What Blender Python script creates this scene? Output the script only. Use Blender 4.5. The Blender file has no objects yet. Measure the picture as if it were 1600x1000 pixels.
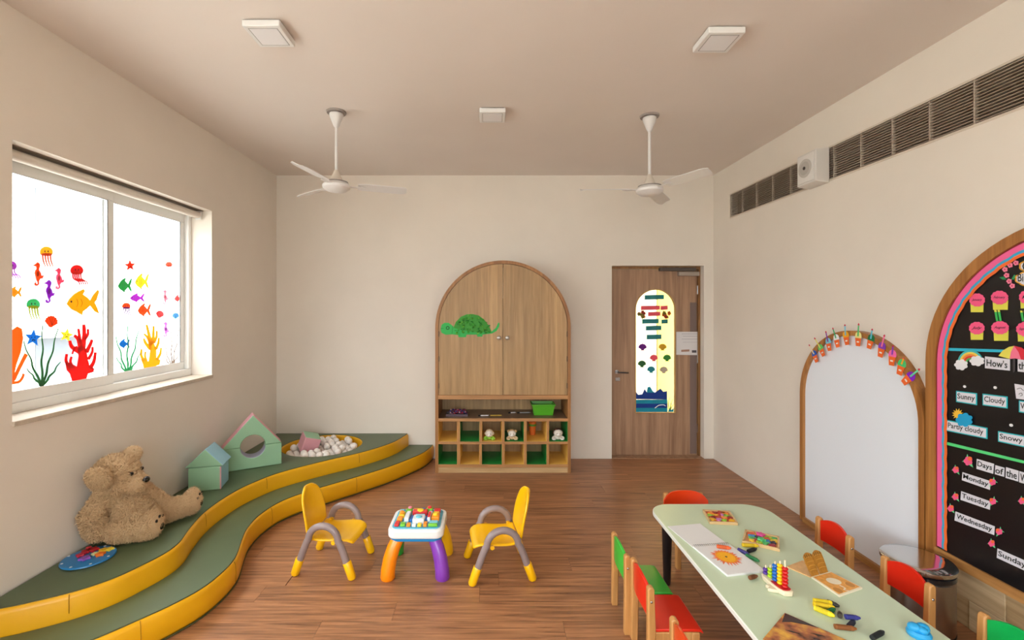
import bpy, bmesh, math, random
import numpy as np
from mathutils import Vector, Matrix
random.seed(7); np.random.seed(7)
S = bpy.context.scene
COL = S.collection
PI = math.pi
# ------------------------------------------------------------------ camera
F = 720.0; CX = 762.0; CY = 484.0; EYE = 1.58
cam = bpy.data.cameras.new('camera'); camo = bpy.data.objects.new('camera', cam); COL.objects.link(camo)
cam.sensor_width = 36.0; cam.lens = 36.0 * F / 1600.0
cam.shift_x = (800 - CX) / 1600.0; cam.shift_y = -(500 - CY) / 1600.0
cam.clip_start = 0.05
camo.location = (0, 0, EYE); camo.rotation_euler = (PI / 2, 0, 0)
S.camera = camo
# ------------------------------------------------------------------ sky, portals, exposure
W = bpy.data.worlds.new('overcast_sky'); S.world = W; W.use_nodes = True
wn, wlk = W.node_tree.nodes, W.node_tree.links
bg = wn['Background']; bg.inputs[0].default_value = (0.90, 0.96, 1.0, 1)
# standard overcast sky: the zenith three times as bright as the horizon
tcw = wn.new('ShaderNodeTexCoord'); sxw = wn.new('ShaderNodeSeparateXYZ'); wlk.new(tcw.outputs['Generated'], sxw.inputs[0])
mxw = wn.new('ShaderNodeMath'); mxw.operation = 'MAXIMUM'; mxw.inputs[1].default_value = 0.0; wlk.new(sxw.outputs['Z'], mxw.inputs[0])
ZEN = 15.0
maw = wn.new('ShaderNodeMath'); maw.operation = 'MULTIPLY_ADD'; maw.inputs[1].default_value = ZEN * 2 / 3; maw.inputs[2].default_value = ZEN / 3; wlk.new(mxw.outputs[0], maw.inputs[0])
wlk.new(maw.outputs[0], bg.inputs[1])
S.view_settings.view_transform = 'Standard'; S.view_settings.look = 'None'
S.view_settings.exposure = 0.55; S.view_settings.gamma = 1.0; S.view_settings.use_curve_mapping = False
def portal(loc, rot, sx, sy):
    l = bpy.data.lights.new('window_portal', 'AREA'); l.shape = 'RECTANGLE'; l.size = sx; l.size_y = sy
    l.cycles.is_portal = True
    o = bpy.data.objects.new('window_portal', l); COL.objects.link(o); o.location = loc; o.rotation_euler = rot
portal((-2.50, 2.957, 1.715), (0, -PI / 2, 0), 1.33, 1.571)
portal((-2.50, -0.125, 1.715), (0, -PI / 2, 0), 1.33, 3.75)
portal((0.0, -2.56, 1.65), (PI / 2, 0, 0), 3.2, 1.5)
# ------------------------------------------------------------------ helpers
def lin(c):
    r = []
    for v in c[:3]:
        v = v / 255.0
        r.append(v / 12.92 if v <= 0.04045 else ((v + 0.055) / 1.055) ** 2.4)
    return (*r, 1.0)
MATS = {}
def mat(name, col, rough=0.5, metal=0.0, bump=0.0, bscale=60.0, var=0.0, vscale=4.0, coat=0.0, transl=0.0, emit=0.0, spec=0.5, objrand=0.0):
    if name in MATS: return MATS[name]
    m = bpy.data.materials.new(name); m.use_nodes = True; nt = m.node_tree; N = nt.nodes; L = nt.links
    p = N['Principled BSDF']; c = lin(col)
    p.inputs['Base Color'].default_value = c; p.inputs['Roughness'].default_value = rough; p.inputs['Metallic'].default_value = metal
    p.inputs['Coat Weight'].default_value = coat; p.inputs['Specular IOR Level'].default_value = spec
    tc = N.new('ShaderNodeTexCoord')
    if var > 0:
        nz = N.new('ShaderNodeTexNoise'); nz.inputs['Scale'].default_value = vscale; nz.inputs['Detail'].default_value = 5
        L.new(tc.outputs['Object'], nz.inputs['Vector'])
        cr = N.new('ShaderNodeValToRGB'); cr.color_ramp.elements[0].position = 0.3; cr.color_ramp.elements[1].position = 0.7
        cr.color_ramp.elements[0].color = (*[x * (1 - var) for x in c[:3]], 1); cr.color_ramp.elements[1].color = (*[min(1, x * (1 + var)) for x in c[:3]], 1)
        L.new(nz.outputs['Fac'], cr.inputs['Fac']); L.new(cr.outputs['Color'], p.inputs['Base Color'])
    if bump > 0:
        nb = N.new('ShaderNodeTexNoise'); nb.inputs['Scale'].default_value = bscale; nb.inputs['Detail'].default_value = 4
        L.new(tc.outputs['Object'], nb.inputs['Vector'])
        b = N.new('ShaderNodeBump'); b.inputs['Strength'].default_value = bump; b.inputs['Distance'].default_value = 0.01
        L.new(nb.outputs['Fac'], b.inputs['Height']); L.new(b.outputs['Normal'], p.inputs['Normal'])
    if emit > 0:
        p.inputs['Emission Color'].default_value = c; p.inputs['Emission Strength'].default_value = emit
    if transl > 0:
        t = N.new('ShaderNodeBsdfTranslucent'); t.inputs['Color'].default_value = c
        mx = N.new('ShaderNodeMixShader'); mx.inputs[0].default_value = transl
        L.new(p.outputs[0], mx.inputs[1]); L.new(t.outputs[0], mx.inputs[2]); L.new(mx.outputs[0], N['Material Output'].inputs['Surface'])
    MATS[name] = m
    return m
def wood(name, col, dark, axis='X', fine=1.0, rough=0.45, contrast=1.0, bands=None, objrand=False, bump=0.08):
    if name in MATS: return MATS[name]
    m = bpy.data.materials.new(name); m.use_nodes = True; nt = m.node_tree; N = nt.nodes; L = nt.links
    p = N['Principled BSDF']; p.inputs['Roughness'].default_value = rough
    tc = N.new('ShaderNodeTexCoord'); mp = N.new('ShaderNodeMapping')
    k = {'X': (1.6, 34, 34), 'Y': (34, 1.6, 34), 'Z': (34, 34, 1.6)}[axis]
    mp.inputs['Scale'].default_value = tuple(v * fine for v in k)
    src = tc.outputs['Object']
    if objrand:
        oi = N.new('ShaderNodeObjectInfo'); vm = N.new('ShaderNodeVectorMath'); vm.operation = 'MULTIPLY_ADD'
        cb = N.new('ShaderNodeCombineXYZ')
        for i in range(3): L.new(oi.outputs['Random'], cb.inputs[i])
        vm.inputs[1].default_value = (17, 31, 23); L.new(cb.outputs[0], vm.inputs[0]); L.new(src, vm.inputs[2]); src = vm.outputs[0]
    L.new(src, mp.inputs['Vector'])
    nz = N.new('ShaderNodeTexNoise'); nz.inputs['Scale'].default_value = 1.0; nz.inputs['Detail'].default_value = 7; nz.inputs['Roughness'].default_value = 0.62; nz.inputs['Distortion'].default_value = 0.5
    L.new(mp.outputs[0], nz.inputs['Vector'])
    cr = N.new('ShaderNodeValToRGB'); e = cr.color_ramp.elements
    e[0].position = 0.5 - 0.16 / contrast; e[1].position = 0.5 + 0.14 / contrast; e[0].color = lin(dark); e[1].color = lin(col)
    L.new(nz.outputs['Fac'], cr.inputs['Fac']); out = cr.outputs['Color']
    if bands:
        nb = N.new('ShaderNodeTexNoise'); nb.inputs['Scale'].default_value = 1.0; nb.inputs['Detail'].default_value = 2
        mb = N.new('ShaderNodeMapping'); mb.inputs['Scale'].default_value = {'X': (.2, bands, bands), 'Y': (bands, .2, bands), 'Z': (bands, bands, .2)}[axis]
        L.new(src, mb.inputs['Vector']); L.new(mb.outputs[0], nb.inputs['Vector'])
        r2 = N.new('ShaderNodeMapRange'); r2.inputs[1].default_value = .3; r2.inputs[2].default_value = .7; r2.inputs[3].default_value = .78; r2.inputs[4].default_value = 1.14
        L.new(nb.outputs['Fac'], r2.inputs[0])
        hs = N.new('ShaderNodeHueSaturation'); L.new(out, hs.inputs['Color']); L.new(r2.outputs[0], hs.inputs['Value']); out = hs.outputs[0]
    if objrand:
        r3 = N.new('ShaderNodeMapRange'); r3.inputs[3].default_value = .94; r3.inputs[4].default_value = 1.06
        L.new(oi.outputs['Random'], r3.inputs[0])
        h3 = N.new('ShaderNodeHueSaturation'); L.new(out, h3.inputs['Color']); L.new(r3.outputs[0], h3.inputs['Value']); out = h3.outputs[0]
    L.new(out, p.inputs['Base Color'])
    b = N.new('ShaderNodeBump'); b.inputs['Strength'].default_value = bump; b.inputs['Distance'].default_value = 0.004
    L.new(nz.outputs['Fac'], b.inputs['Height']); L.new(b.outputs['Normal'], p.inputs['Normal'])
    MATS[name] = m
    return m
def glassmat(name, tint=(0.96, 0.98, 0.97), refl=0.06):
    m = bpy.data.materials.new(name); m.use_nodes = True; nt = m.node_tree; N = nt.nodes; L = nt.links
    N.remove(N['Principled BSDF'])
    t = N.new('ShaderNodeBsdfTransparent'); t.inputs[0].default_value = (*tint, 1)
    g = N.new('ShaderNodeBsdfGlossy'); g.inputs['Roughness'].default_value = 0.02
    lw = N.new('ShaderNodeLayerWeight'); lw.inputs['Blend'].default_value = .5
    pw = N.new('ShaderNodeMath'); pw.operation = 'POWER'; pw.inputs[1].default_value = 5.0; L.new(lw.outputs['Facing'], pw.inputs[0])
    fr = N.new('ShaderNodeMath'); fr.operation = 'MULTIPLY_ADD'; fr.inputs[1].default_value = .5; fr.inputs[2].default_value = .03; L.new(pw.outputs[0], fr.inputs[0])
    mx = N.new('ShaderNodeMixShader'); L.new(fr.outputs[0], mx.inputs[0]); L.new(t.outputs[0], mx.inputs[1]); L.new(g.outputs[0], mx.inputs[2])
    L.new(mx.outputs[0], N['Material Output'].inputs['Surface'])
    return m
WL = {}
def wl(o): return WL.get(o.name, Vector((0, 0, 0))) if o else Vector((0, 0, 0))
def empty(name, loc=(0, 0, 0)):
    o = bpy.data.objects.new(name, None); COL.objects.link(o); o.location = loc; o.empty_display_size = .05
    WL[o.name] = Vector(loc); return o
def tag(o, label, cat, group=None, kind=None):
    o['label'] = label; o['category'] = cat
    if group: o['group'] = group
    if kind: o['kind'] = kind
    return o
def obj(name, bm, m, parent=None, bevel=0, smooth=35, seg=2, mods=None):
    """bm in world coordinates; origin goes to the base of the mesh"""
    if isinstance(bm, bmesh.types.BMesh):
        bmesh.ops.recalc_face_normals(bm, faces=bm.faces)
        me = bpy.data.meshes.new(name); bm.to_mesh(me); bm.free()
    else: me = bm
    n = len(me.vertices); co = np.empty(n * 3); me.vertices.foreach_get('co', co); co = co.reshape(-1, 3)
    b = Vector(((co[:, 0].min() + co[:, 0].max()) / 2, (co[:, 1].min() + co[:, 1].max()) / 2, co[:, 2].min()))
    me.transform(Matrix.Translation(-b))
    if smooth:
        me.polygons.foreach_set('use_smooth', [True] * len(me.polygons))
        me.set_sharp_from_angle(angle=math.radians(smooth))
    me.materials.append(m)
    o = bpy.data.objects.new(name, me); COL.objects.link(o)
    o.location = b - wl(parent); WL[o.name] = b
    if parent: o.parent = parent
    if bevel:
        md = o.modifiers.new('bevel', 'BEVEL'); md.width = bevel; md.segments = seg; md.limit_method = 'ANGLE'; md.angle_limit = math.radians(40)
    return o
def copy_tree(o, parent=None):
    c = o.copy(); COL.objects.link(c)
    if parent: c.parent = parent
    for ch in list(o.children): copy_tree(ch, c)
    return c
def box(bm, x0, x1, y0, y1, z0, z1):
    vs = [bm.verts.new(p) for p in ((x0, y0, z0), (x1, y0, z0), (x1, y1, z0), (x0, y1, z0), (x0, y0, z1), (x1, y0, z1), (x1, y1, z1), (x0, y1, z1))]
    for f in ((0, 3, 2, 1), (4, 5, 6, 7), (0, 1, 5, 4), (1, 2, 6, 5), (2, 3, 7, 6), (3, 0, 4, 7)): bm.faces.new([vs[i] for i in f])
    return vs
def B(*a):
    bm = bmesh.new(); box(bm, *a); return bm
def prism(bm, front, back):
    f = [bm.verts.new(p) for p in front]; b = [bm.verts.new(p) for p in back]
    bm.faces.new(f); bm.faces.new(b[::-1]); n = len(f)
    for i in range(n): bm.faces.new((f[i], b[i], b[(i + 1) % n], f[(i + 1) % n]))
def PR(pts, off):
    bm = bmesh.new(); prism(bm, pts, [Vector(p) + Vector(off) for p in pts]); return bm
def tube(bm, path, rad, seg=10, caps=True, sx=1.0):
    path = [Vector(p) for p in path]; n = len(path)
    if not hasattr(rad, '__len__'): rad = [rad] * n
    rings = []; up = None
    for i, p in enumerate(path):
        t = (path[min(i + 1, n - 1)] - path[max(i - 1, 0)]).normalized()
        if up is None:
            up = Vector((0, 0, 1)) if abs(t.z) < .9 else Vector((0, 1, 0))
        a = t.cross(up)
        if a.length < 1e-5: a = t.orthogonal()
        a.normalize(); b = a.cross(t).normalized(); up = b
        rings.append([bm.verts.new(p + (a * math.cos(2 * PI * k / seg) * sx + b * math.sin(2 * PI * k / seg)) * rad[i]) for k in range(seg)])
    for i in range(n - 1):
        for k in range(seg):
            bm.faces.new((rings[i][k], rings[i][(k + 1) % seg], rings[i + 1][(k + 1) % seg], rings[i + 1][k]))
    if caps: bm.faces.new(rings[0][::-1]); bm.faces.new(rings[-1])
    return bm
def TB(path, rad, seg=10, **k):
    return tube(bmesh.new(), path, rad, seg, **k)
def lathe(bm, prof, c, seg=24, sx=1, sy=1):
    rings = []
    for r, z in prof:
        if r < 1e-6: rings.append([bm.verts.new((c[0], c[1], c[2] + z))])
        else: rings.append([bm.verts.new((c[0] + r * sx * math.cos(2 * PI * k / seg), c[1] + r * sy * math.sin(2 * PI * k / seg), c[2] + z)) for k in range(seg)])
    for a, b in zip(rings[:-1], rings[1:]):
        for k in range(seg):
            k2 = (k + 1) % seg
            if len(a) == 1 and len(b) == 1: continue
            if len(a) == 1: bm.faces.new((a[0], b[k2], b[k]))
            elif len(b) == 1: bm.faces.new((a[k], a[k2], b[0]))
            else: bm.faces.new((a[k], a[k2], b[k2], b[k]))
    if len(rings[0]) > 1: bm.faces.new(rings[0][::-1])
    if len(rings[-1]) > 1: bm.faces.new(rings[-1])
    return bm
def LA(prof, c, seg=24, **k): return lathe(bmesh.new(), prof, c, seg, **k)
def ell(bm, c, r, rot=None, sub=2):
    M_ = Matrix.Translation(Vector(c)) @ (rot.to_4x4() if rot is not None else Matrix.Identity(4)) @ Matrix.Diagonal((*r, 1))
    bmesh.ops.create_icosphere(bm, subdivisions=sub, radius=1.0, matrix=M_); return bm
def EL(c, r, rot=None, sub=2): return ell(bmesh.new(), c, r, rot, sub)
def spline(pts, n=8, closed=False):
    P = [Vector(p) for p in pts]; out = []; m = len(P)
    for i in range(m if closed else m - 1):
        if closed: a, b, c, d = P[i - 1], P[i], P[(i + 1) % m], P[(i + 2) % m]
        else: a, b, c, d = P[max(i - 1, 0)], P[i], P[i + 1], P[min(i + 2, m - 1)]
        for k in range(n):
            t = k / n
            out.append(0.5 * ((2 * b) + (c - a) * t + (2 * a - 5 * b + 4 * c - d) * t * t + (3 * b - a - 3 * c + d) * t ** 3))
    if not closed: out.append(P[-1])
    return out
# planes: a photo position read as a place on a known flat surface of the room
class Plane:
    def __init__(s, ax, val): s.ax = ax; s.v = val; s.n = {'X+': Vector((1, 0, 0)), 'X-': Vector((-1, 0, 0)), 'Y': Vector((0, -1, 0)), 'Z': Vector((0, 0, 1))}[ax]
    def at(s, px, py):
        a = (px - CX) / F; b = -(py - CY) / F
        if s.ax[0] == 'X': y = s.v / a; return Vector((s.v, y, EYE + b * y))
        if s.ax[0] == 'Y': return Vector((a * s.v, s.v, EYE + b * s.v))
        y = (s.v - EYE) / b; return Vector((a * y, y, s.v))
def zm(x0, y0, k): return lambda X, Y: (x0 + X / k, y0 + Y / k)
def flat(name, pts, pl, z, m, parent=None, off=0.0, th=0.0015):
    """thin real sheet on plane pl; pts in a measured view mapped by z"""
    P = [pl.at(*z(*p)) + pl.n * (off + th) for p in pts]
    return obj(name, PR(P, -pl.n * th), m, parent, smooth=0)
def circ(cx, cy, rx, ry=None, n=20, a0=0, a1=2 * PI):
    ry = ry or rx; full = abs(a1 - a0 - 2 * PI) < 1e-6
    return [(cx + rx * math.cos(a0 + (a1 - a0) * k / (n if full else n - 1)), cy + ry * math.sin(a0 + (a1 - a0) * k / (n if full else n - 1))) for k in range(n)]
def scal(cx, cy, rx, ry, lobes=10, amp=.08, n=60):
    return [(cx + rx * (1 + amp * abs(math.sin(lobes * a / 2)) - amp) * math.cos(a), cy + ry * (1 + amp * abs(math.sin(lobes * a / 2)) - amp) * math.sin(a)) for a in [2 * PI * k / n for k in range(n)]]
def star(cx, cy, r, rot=0, q=.45):
    return [(cx + (r if k % 2 == 0 else r * q) * math.sin(rot + PI * k / 5), cy - (r if k % 2 == 0 else r * q) * math.cos(rot + PI * k / 5)) for k in range(10)]
def ribbon(pts, w0, w1, n=6):
    P = [p for p in spline([(x, y, 0) for x, y in pts], n)]; L = []; R = []
    for i, p in enumerate(P):
        t = (P[min(i + 1, len(P) - 1)] - P[max(i - 1, 0)]).normalized(); q = Vector((-t.y, t.x, 0)); w = (w0 + (w1 - w0) * i / (len(P) - 1)) / 2
        L.append(((p + q * w).x, (p + q * w).y)); R.append(((p - q * w).x, (p - q * w).y))
    return L + R[::-1]
_tx = {}
def text(s, m, parent, c, u, v, w, h, n, name='lettering', off=.001, shear=0.0):
    key = (s, shear)
    if key not in _tx:
        cu = bpy.data.curves.new('lettering', 'FONT'); cu.body = s; cu.resolution_u = 2; cu.shear = shear; cu.offset = 0.012
        to = bpy.data.objects.new('lettering_source', cu); COL.objects.link(to)
        dg = bpy.context.evaluated_depsgraph_get()
        me = bpy.data.meshes.new_from_object(to.evaluated_get(dg))
        _tx[key] = ([tuple(vv.co) for vv in me.vertices], [tuple(p.vertices) for p in me.polygons])
        bpy.data.objects.remove(to); bpy.data.curves.remove(cu); bpy.data.meshes.remove(me)
    vs, fs = _tx[key]; a = np.array(vs); mn = a.min(0); mx = a.max(0); d = mx - mn
    u = Vector(u).normalized(); v = Vector(v).normalized()
    pts = [Vector(c) + u * ((x - mn[0]) / d[0] - .5) * w + v * ((y - mn[1]) / d[1] - .5) * h + Vector(n) * off for x, y, _ in vs]
    me = bpy.data.meshes.new(name); me.from_pydata([tuple(p) for p in pts], [], fs)
    return obj(name, me, m, parent, smooth=0)
# ------------------------------------------------------------------ room sizes
XL, XR, YB, YF, ZC = -2.24, 2.396, 4.89, -2.3, 3.006
WY0, WY1, WZ0, WZ1 = 2.171, 3.742, 1.05, 2.382          # window in view
VY0, VY1 = -2.0, 1.75                                     # unseen window added nearer the viewer for light
DX0, DX1, DZ1 = 1.317, 2.295, 2.048
UP, LOW = 0.27, 0.15
TBL = 0.42
CAB = 4.46
# ------------------------------------------------------------------ base materials
M_wall = mat('wall_paint', (236, 226, 214), .75, bump=.05, bscale=25, var=.025, vscale=2.2)
M_ceil = mat('ceiling_paint', (232, 221, 213), .8, var=.02, vscale=1.5)
M_white = mat('white_enamel', (236, 234, 232), .35)
M_frame = mat('white_window_aluminium', (244, 243, 240), .35)
M_black = mat('black_plastic', (18, 17, 17), .35)
M_oak = wood('oak_edge', (196, 142, 84), (160, 108, 58), 'Z', .8)
M_honey = wood('honey_frame', (186, 126, 66), (146, 92, 42), 'Z', .8, .4)
M_steel = mat('brushed_steel', (190, 190, 190), .25, 1.0)
def struct(name, bm, m, label, cat, **k):
    return tag(obj(name, bm, m, **k), label, cat, kind='structure')
# ------------------------------------------------------------------ shell
T = .25
bm = bmesh.new()
ys = [(YF - T, VY0), (VY0, VY1), (VY1, WY0), (WY0, WY1), (WY1, YB + T)]
for i, (a, b) in enumerate(ys):
    if i in (1, 3): box(bm, XL - T, XL, a, b, 0, WZ0); box(bm, XL - T, XL, a, b, WZ1, ZC)
    else: box(bm, XL - T, XL, a, b, 0, ZC)
struct('wall_left', bm, M_wall, 'cream plastered wall on the left pierced by the big window', 'wall', smooth=0)
GZ0, GZ1, GY0, GY1 = 2.492, 2.712, .6, 4.545             # air slot in the right wall
bm = bmesh.new()
box(bm, XR, XR + T, YF - T, YB + T, 0, GZ0); box(bm, XR, XR + T, YF - T, YB + T, GZ1, ZC)
box(bm, XR, XR + T, YF - T, GY0, GZ0, GZ1); box(bm, XR, XR + T, GY1, YB + T, GZ0, GZ1)
struct('wall_right', bm, M_wall, 'cream wall on the right carrying the two arched boards', 'wall', smooth=0)
bm = bmesh.new()
box(bm, XL, DX0, YB, YB + T, 0, ZC); box(bm, DX0, DX1, YB, YB + T, DZ1, ZC); box(bm, DX1, XR, YB, YB + T, 0, ZC)
struct('wall_back', bm, M_wall, 'cream back wall behind the arched cabinet', 'wall', smooth=0)
bm = bmesh.new()
box(bm, XL, -1.6, YF - T, YF, 0, ZC); box(bm, 1.6, XR, YF - T, YF, 0, ZC); box(bm, -1.6, 1.6, YF - T, YF, 0, .9); box(bm, -1.6, 1.6, YF - T, YF, 2.4, ZC)
struct('wall_front', bm, M_wall, 'cream wall behind the viewer with an added wide window opening', 'wall', smooth=0)
struct('ceiling', B(XL - T, XR + T, YF - T, YB + T, ZC, ZC + .15), M_ceil, 'smooth warm white ceiling with fans and square lights', 'ceiling', smooth=0)
# floor planks
M_floor = wood('brown_vinyl_plank', (184, 128, 88), (114, 74, 49), 'X', 1.6, .36, .85, objrand=True, bump=.12)
M_sub = mat('dark_floor_joint', (84, 54, 38), .8)
fl = struct('floor', B(XL - .02, XR + .02, YF - .02, YB + .3, -.06, -.004), M_sub, 'brown wood-look plank floor', 'floor', smooth=0)
PW, PL = .15, 1.22; pm = {}
r = 0; y = YB + .0
while y > YF:
    y0 = max(y - PW, YF); x = XL - random.random() * PL * .9
    while x < XR:
        a, b = max(x, XL), min(x + PL, XR); key = (round(b - a, 2), round(y - y0, 3))
        if b - a > .02:
            if key not in pm:
                w, d = (b - a) - .0014, (y - y0) - .0014
                o = obj('plank', B(-w / 2, w / 2, -d / 2, d / 2, -.006, 0), M_floor, None, smooth=0)
                o.parent = fl; pm[key] = o
            else:
                o = pm[key].copy(); COL.objects.link(o)
            o.location = Vector(((a + b) / 2, (y + y0) / 2, -.006)) - wl(fl)
        x += PL
    y -= PW
tp = obj('threshold_strip', B(DX0, DX1, YB, YB + .12, -.004, .004), wood('door_wood', (182, 145, 115), (146, 110, 85), 'Z', .7, .5), None, smooth=0)
tag(tp, 'thin brown threshold strip under the wooden door', 'threshold')
# ------------------------------------------------------------------ window in view and two added windows
M_glass = glassmat('window_glass'); M_dimglass = glassmat('window_glass_dimmed', (.86, .87, .87))  # second glass: tint added to dim the sky behind the stickers
def window(name, y0, y1, label, detail=True):
    w = empty(name, (XL - .2, (y0 + y1) / 2, WZ0)); tag(w, label, 'window', kind='structure')
    xo, xi = -2.475, -2.405
    f = .035
    bm = bmesh.new()
    box(bm, xo, xi, y0, y1, WZ0, WZ0 + f + .02); box(bm, xo, xi, y0, y1, WZ1 - f, WZ1)
    box(bm, xo, xi, y0, y0 + f, WZ0 + f + .02, WZ1 - f); box(bm, xo, xi, y1 - f, y1, WZ0 + f + .02, WZ1 - f)
    obj('window_frame', bm, M_frame, w, bevel=.004)
    mid = 2.945 if detail else (y0 + y1) / 2
    for k, (a, b, x) in enumerate(((y0 + f, mid + .03, -2.425), (mid - .03, y1 - f, -2.452))):
        bm = bmesh.new(); s = .05; za, zb = WZ0 + f + .02, WZ1 - f; h = .012
        box(bm, x - h, x + h, a, b, za, za + .06); box(bm, x - h, x + h, a, b, zb - .07, zb)
        box(bm, x - h, x + h, a, a + s, za + .06, zb - .07); box(bm, x - h, x + h, b - s, b, za + .06, zb - .07)
        sash = obj('sash', bm, M_frame, w, bevel=.003)
        obj('pane', B(x - .002, x + .002, a + s - .005, b - s + .005, za + .055, zb - .065), M_dimglass if detail else M_glass, sash, smooth=0)
        obj('gasket', TB([(x + h, a + s, za + .06), (x + h, a + s, zb - .07), (x + h, b - s, zb - .07), (x + h, b - s, za + .06)], .0025, 5), M_black, sash)
    return w
window('window_1', WY0, WY1, 'white sliding window with two panes covered in sea creature stickers')
window('added_window_2', VY0, VY1, 'plain white sliding window added out of view on the left wall to light the room', False)  # out of view, added to bring more daylight into the room
M_sill = mat('beige_stone', (205, 190, 172), .4, var=.12, vscale=25)
for k, (a, b, n) in enumerate(((WY0, WY1, 1), (VY0, VY1, 2))):
    struct('trim_%d' % n, B(-2.405, XL + .012, a - .002, b + .002, WZ0 - .022, WZ0 + .003), M_sill,
           'beige stone sill under the window with the sea stickers' if n == 1 else 'beige stone sill under the added plain window', 'window sill', bevel=.003)
w3 = empty('added_window_3', (0, YF, .9)); tag(w3, 'wide window added in the wall behind the viewer to light the room', 'window', kind='structure')  # unseen rear window, added for light from behind the viewer
bm = bmesh.new()
for a in (-1.6, -.55, .5, 1.55): box(bm, a, a + .05, YF - .16, YF - .1, .9, 2.4)
box(bm, -1.6, 1.6, YF - .16, YF - .1, .9, .95); box(bm, -1.6, 1.6, YF - .16, YF - .1, 2.35, 2.4)
obj('window_frame', bm, M_frame, w3)
for a in (-1.55, -.5, .55): obj('pane', B(a, a + 1.0, YF - .132, YF - .128, .95, 2.35), M_glass, w3, smooth=0)
# roller blind
rb = empty('roller_blind', (-2.335, (WY0 + WY1) / 2, 2.3)); tag(rb, 'rolled up white blind at the top of the window recess', 'blind')
bm = bmesh.new(); tube(bm, [(-2.335, WY0 + .02, 2.342), (-2.335, WY1 - .035, 2.342)], .027, 20); obj('roll', bm, mat('blind_fabric', (226, 216, 204), .6), rb)
obj('head_rail', B(-2.37, -2.30, WY0 + .012, WY1 - .012, 2.376, 2.381), mat('rail_grey', (120, 104, 90), .5), rb, smooth=0)
for yy in (WY0 + .012, WY1 - .028): obj('bracket', B(-2.355, -2.315, yy, yy + .012, 2.31, 2.375), M_white, rb, smooth=0)
# ------------------------------------------------------------------ outside
M_ext = mat('pale_render', (225, 222, 218), .9, var=.05, vscale=.5)
g = struct('ground', B(-40, 40, -40, 40, -.6, -.45), mat('pale_paving', (170, 166, 158), .9, var=.1, vscale=.3), 'pale paved yard outside the window', 'ground', smooth=0)
eb = empty('neighbour_building', (-11, 7, -.45)); tag(eb, 'pale overexposed building seen through the window', 'building')
obj('wall', B(-14, -11, 6.2, 14, -.45, 7.5), M_ext, eb, smooth=0)
for zz in (.9, 2.9, 4.9): obj('ledge', B(-11, -10.6, 6.0, 14, zz, zz + .16), M_ext, eb, smooth=0)
M_extw = mat('grey_window', (110, 114, 120), .3)
for zz in (-.2, 1.45, 3.45):
    for yy in (6.8, 9.0, 11.2):
        wi = obj('window', B(-11.04, -10.98, yy, yy + 1.2, zz, zz + 1.1), M_extw, eb, smooth=0)
        obj('sill', B(-10.98, -10.9, yy - .05, yy + 1.25, zz - .08, zz), M_ext, wi, smooth=0)
# ------------------------------------------------------------------ corridor behind the door
struct('wall_corridor', B(-.2, 4.2, 6.35, 6.5, -.05, 2.9), mat('corridor_white', (250, 244, 216), .7), 'white corridor wall seen through the door glass', 'wall', smooth=0)
struct('wall_pillar', B(2.335, 4.0, 6.33, 6.348, -.05, 2.9), mat('corridor_yellow', (244, 210, 110), .6), 'yellow corridor pillar seen through the door glass', 'wall', smooth=0)
struct('floor_corridor', B(-.2, 4.2, YB + .3, 6.5, -.1, -.05), mat('corridor_floor', (190, 170, 140), .5), 'pale corridor floor beyond the door', 'floor', smooth=0)
struct('ceiling_corridor', B(-.2, 4.2, YB + .25, 6.5, 2.9, 3.0), M_ceil, 'white corridor ceiling beyond the door', 'ceiling', smooth=0)
struct('wall_corridor_end', B(-.35, -.2, YB + .25, 6.5, -.1, 3.0), M_wall, 'far end wall of the corridor', 'wall', smooth=0)
struct('wall_corridor_side', B(4.2, 4.35, YB + .25, 6.5, -.1, 3.0), M_wall, 'near end wall of the corridor', 'wall', smooth=0)
cl = empty('added_corridor_light', (1.9, 5.75, 2.83)); tag(cl, 'unseen panel light added to brighten the corridor beyond the door', 'ceiling light')  # unseen lamp, added so the corridor looks bright through the door glass
obj('housing', B(1.2, 2.6, 5.5, 6.0, 2.855, 2.897), M_white, cl, smooth=0)
obj('diffuser', B(1.22, 2.58, 5.52, 5.98, 2.845, 2.855), mat('lit_diffuser', (255, 244, 220), .5, emit=5.5), cl, smooth=0)
# ------------------------------------------------------------------ door
DY = 5.0
dr = empty('door_1', ((DX0 + DX1) / 2, DY, 0)); tag(dr, 'brown wooden door with an arched glass panel', 'door', kind='structure')
M_door = MATS['door_wood']
dx0, dx1, dz1 = DX0 + .025, DX1 - .025, DZ1 - .03
ax0, ax1, az0, az1 = 1.604, 2.037, .462, 1.80
acx, ar = (ax0 + ax1) / 2, (ax1 - ax0) / 2; asp = az1 - ar
def archpts(cx, r, z0, zs, y, n=28):
    return [Vector((cx - r, y, z0))] + [Vector((cx + r * math.cos(PI - PI * k / n), y, zs + r * math.sin(PI - PI * k / n))) for k in range(n + 1)] + [Vector((cx + r, y, z0))]
arch = archpts(acx, ar, az0, asp, DY)
outer = [Vector((dx0, DY, .006)), Vector((dx0, DY, dz1)), Vector((acx, DY, dz1)), Vector((dx1, DY, dz1)), Vector((dx1, DY, .006))]
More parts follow.
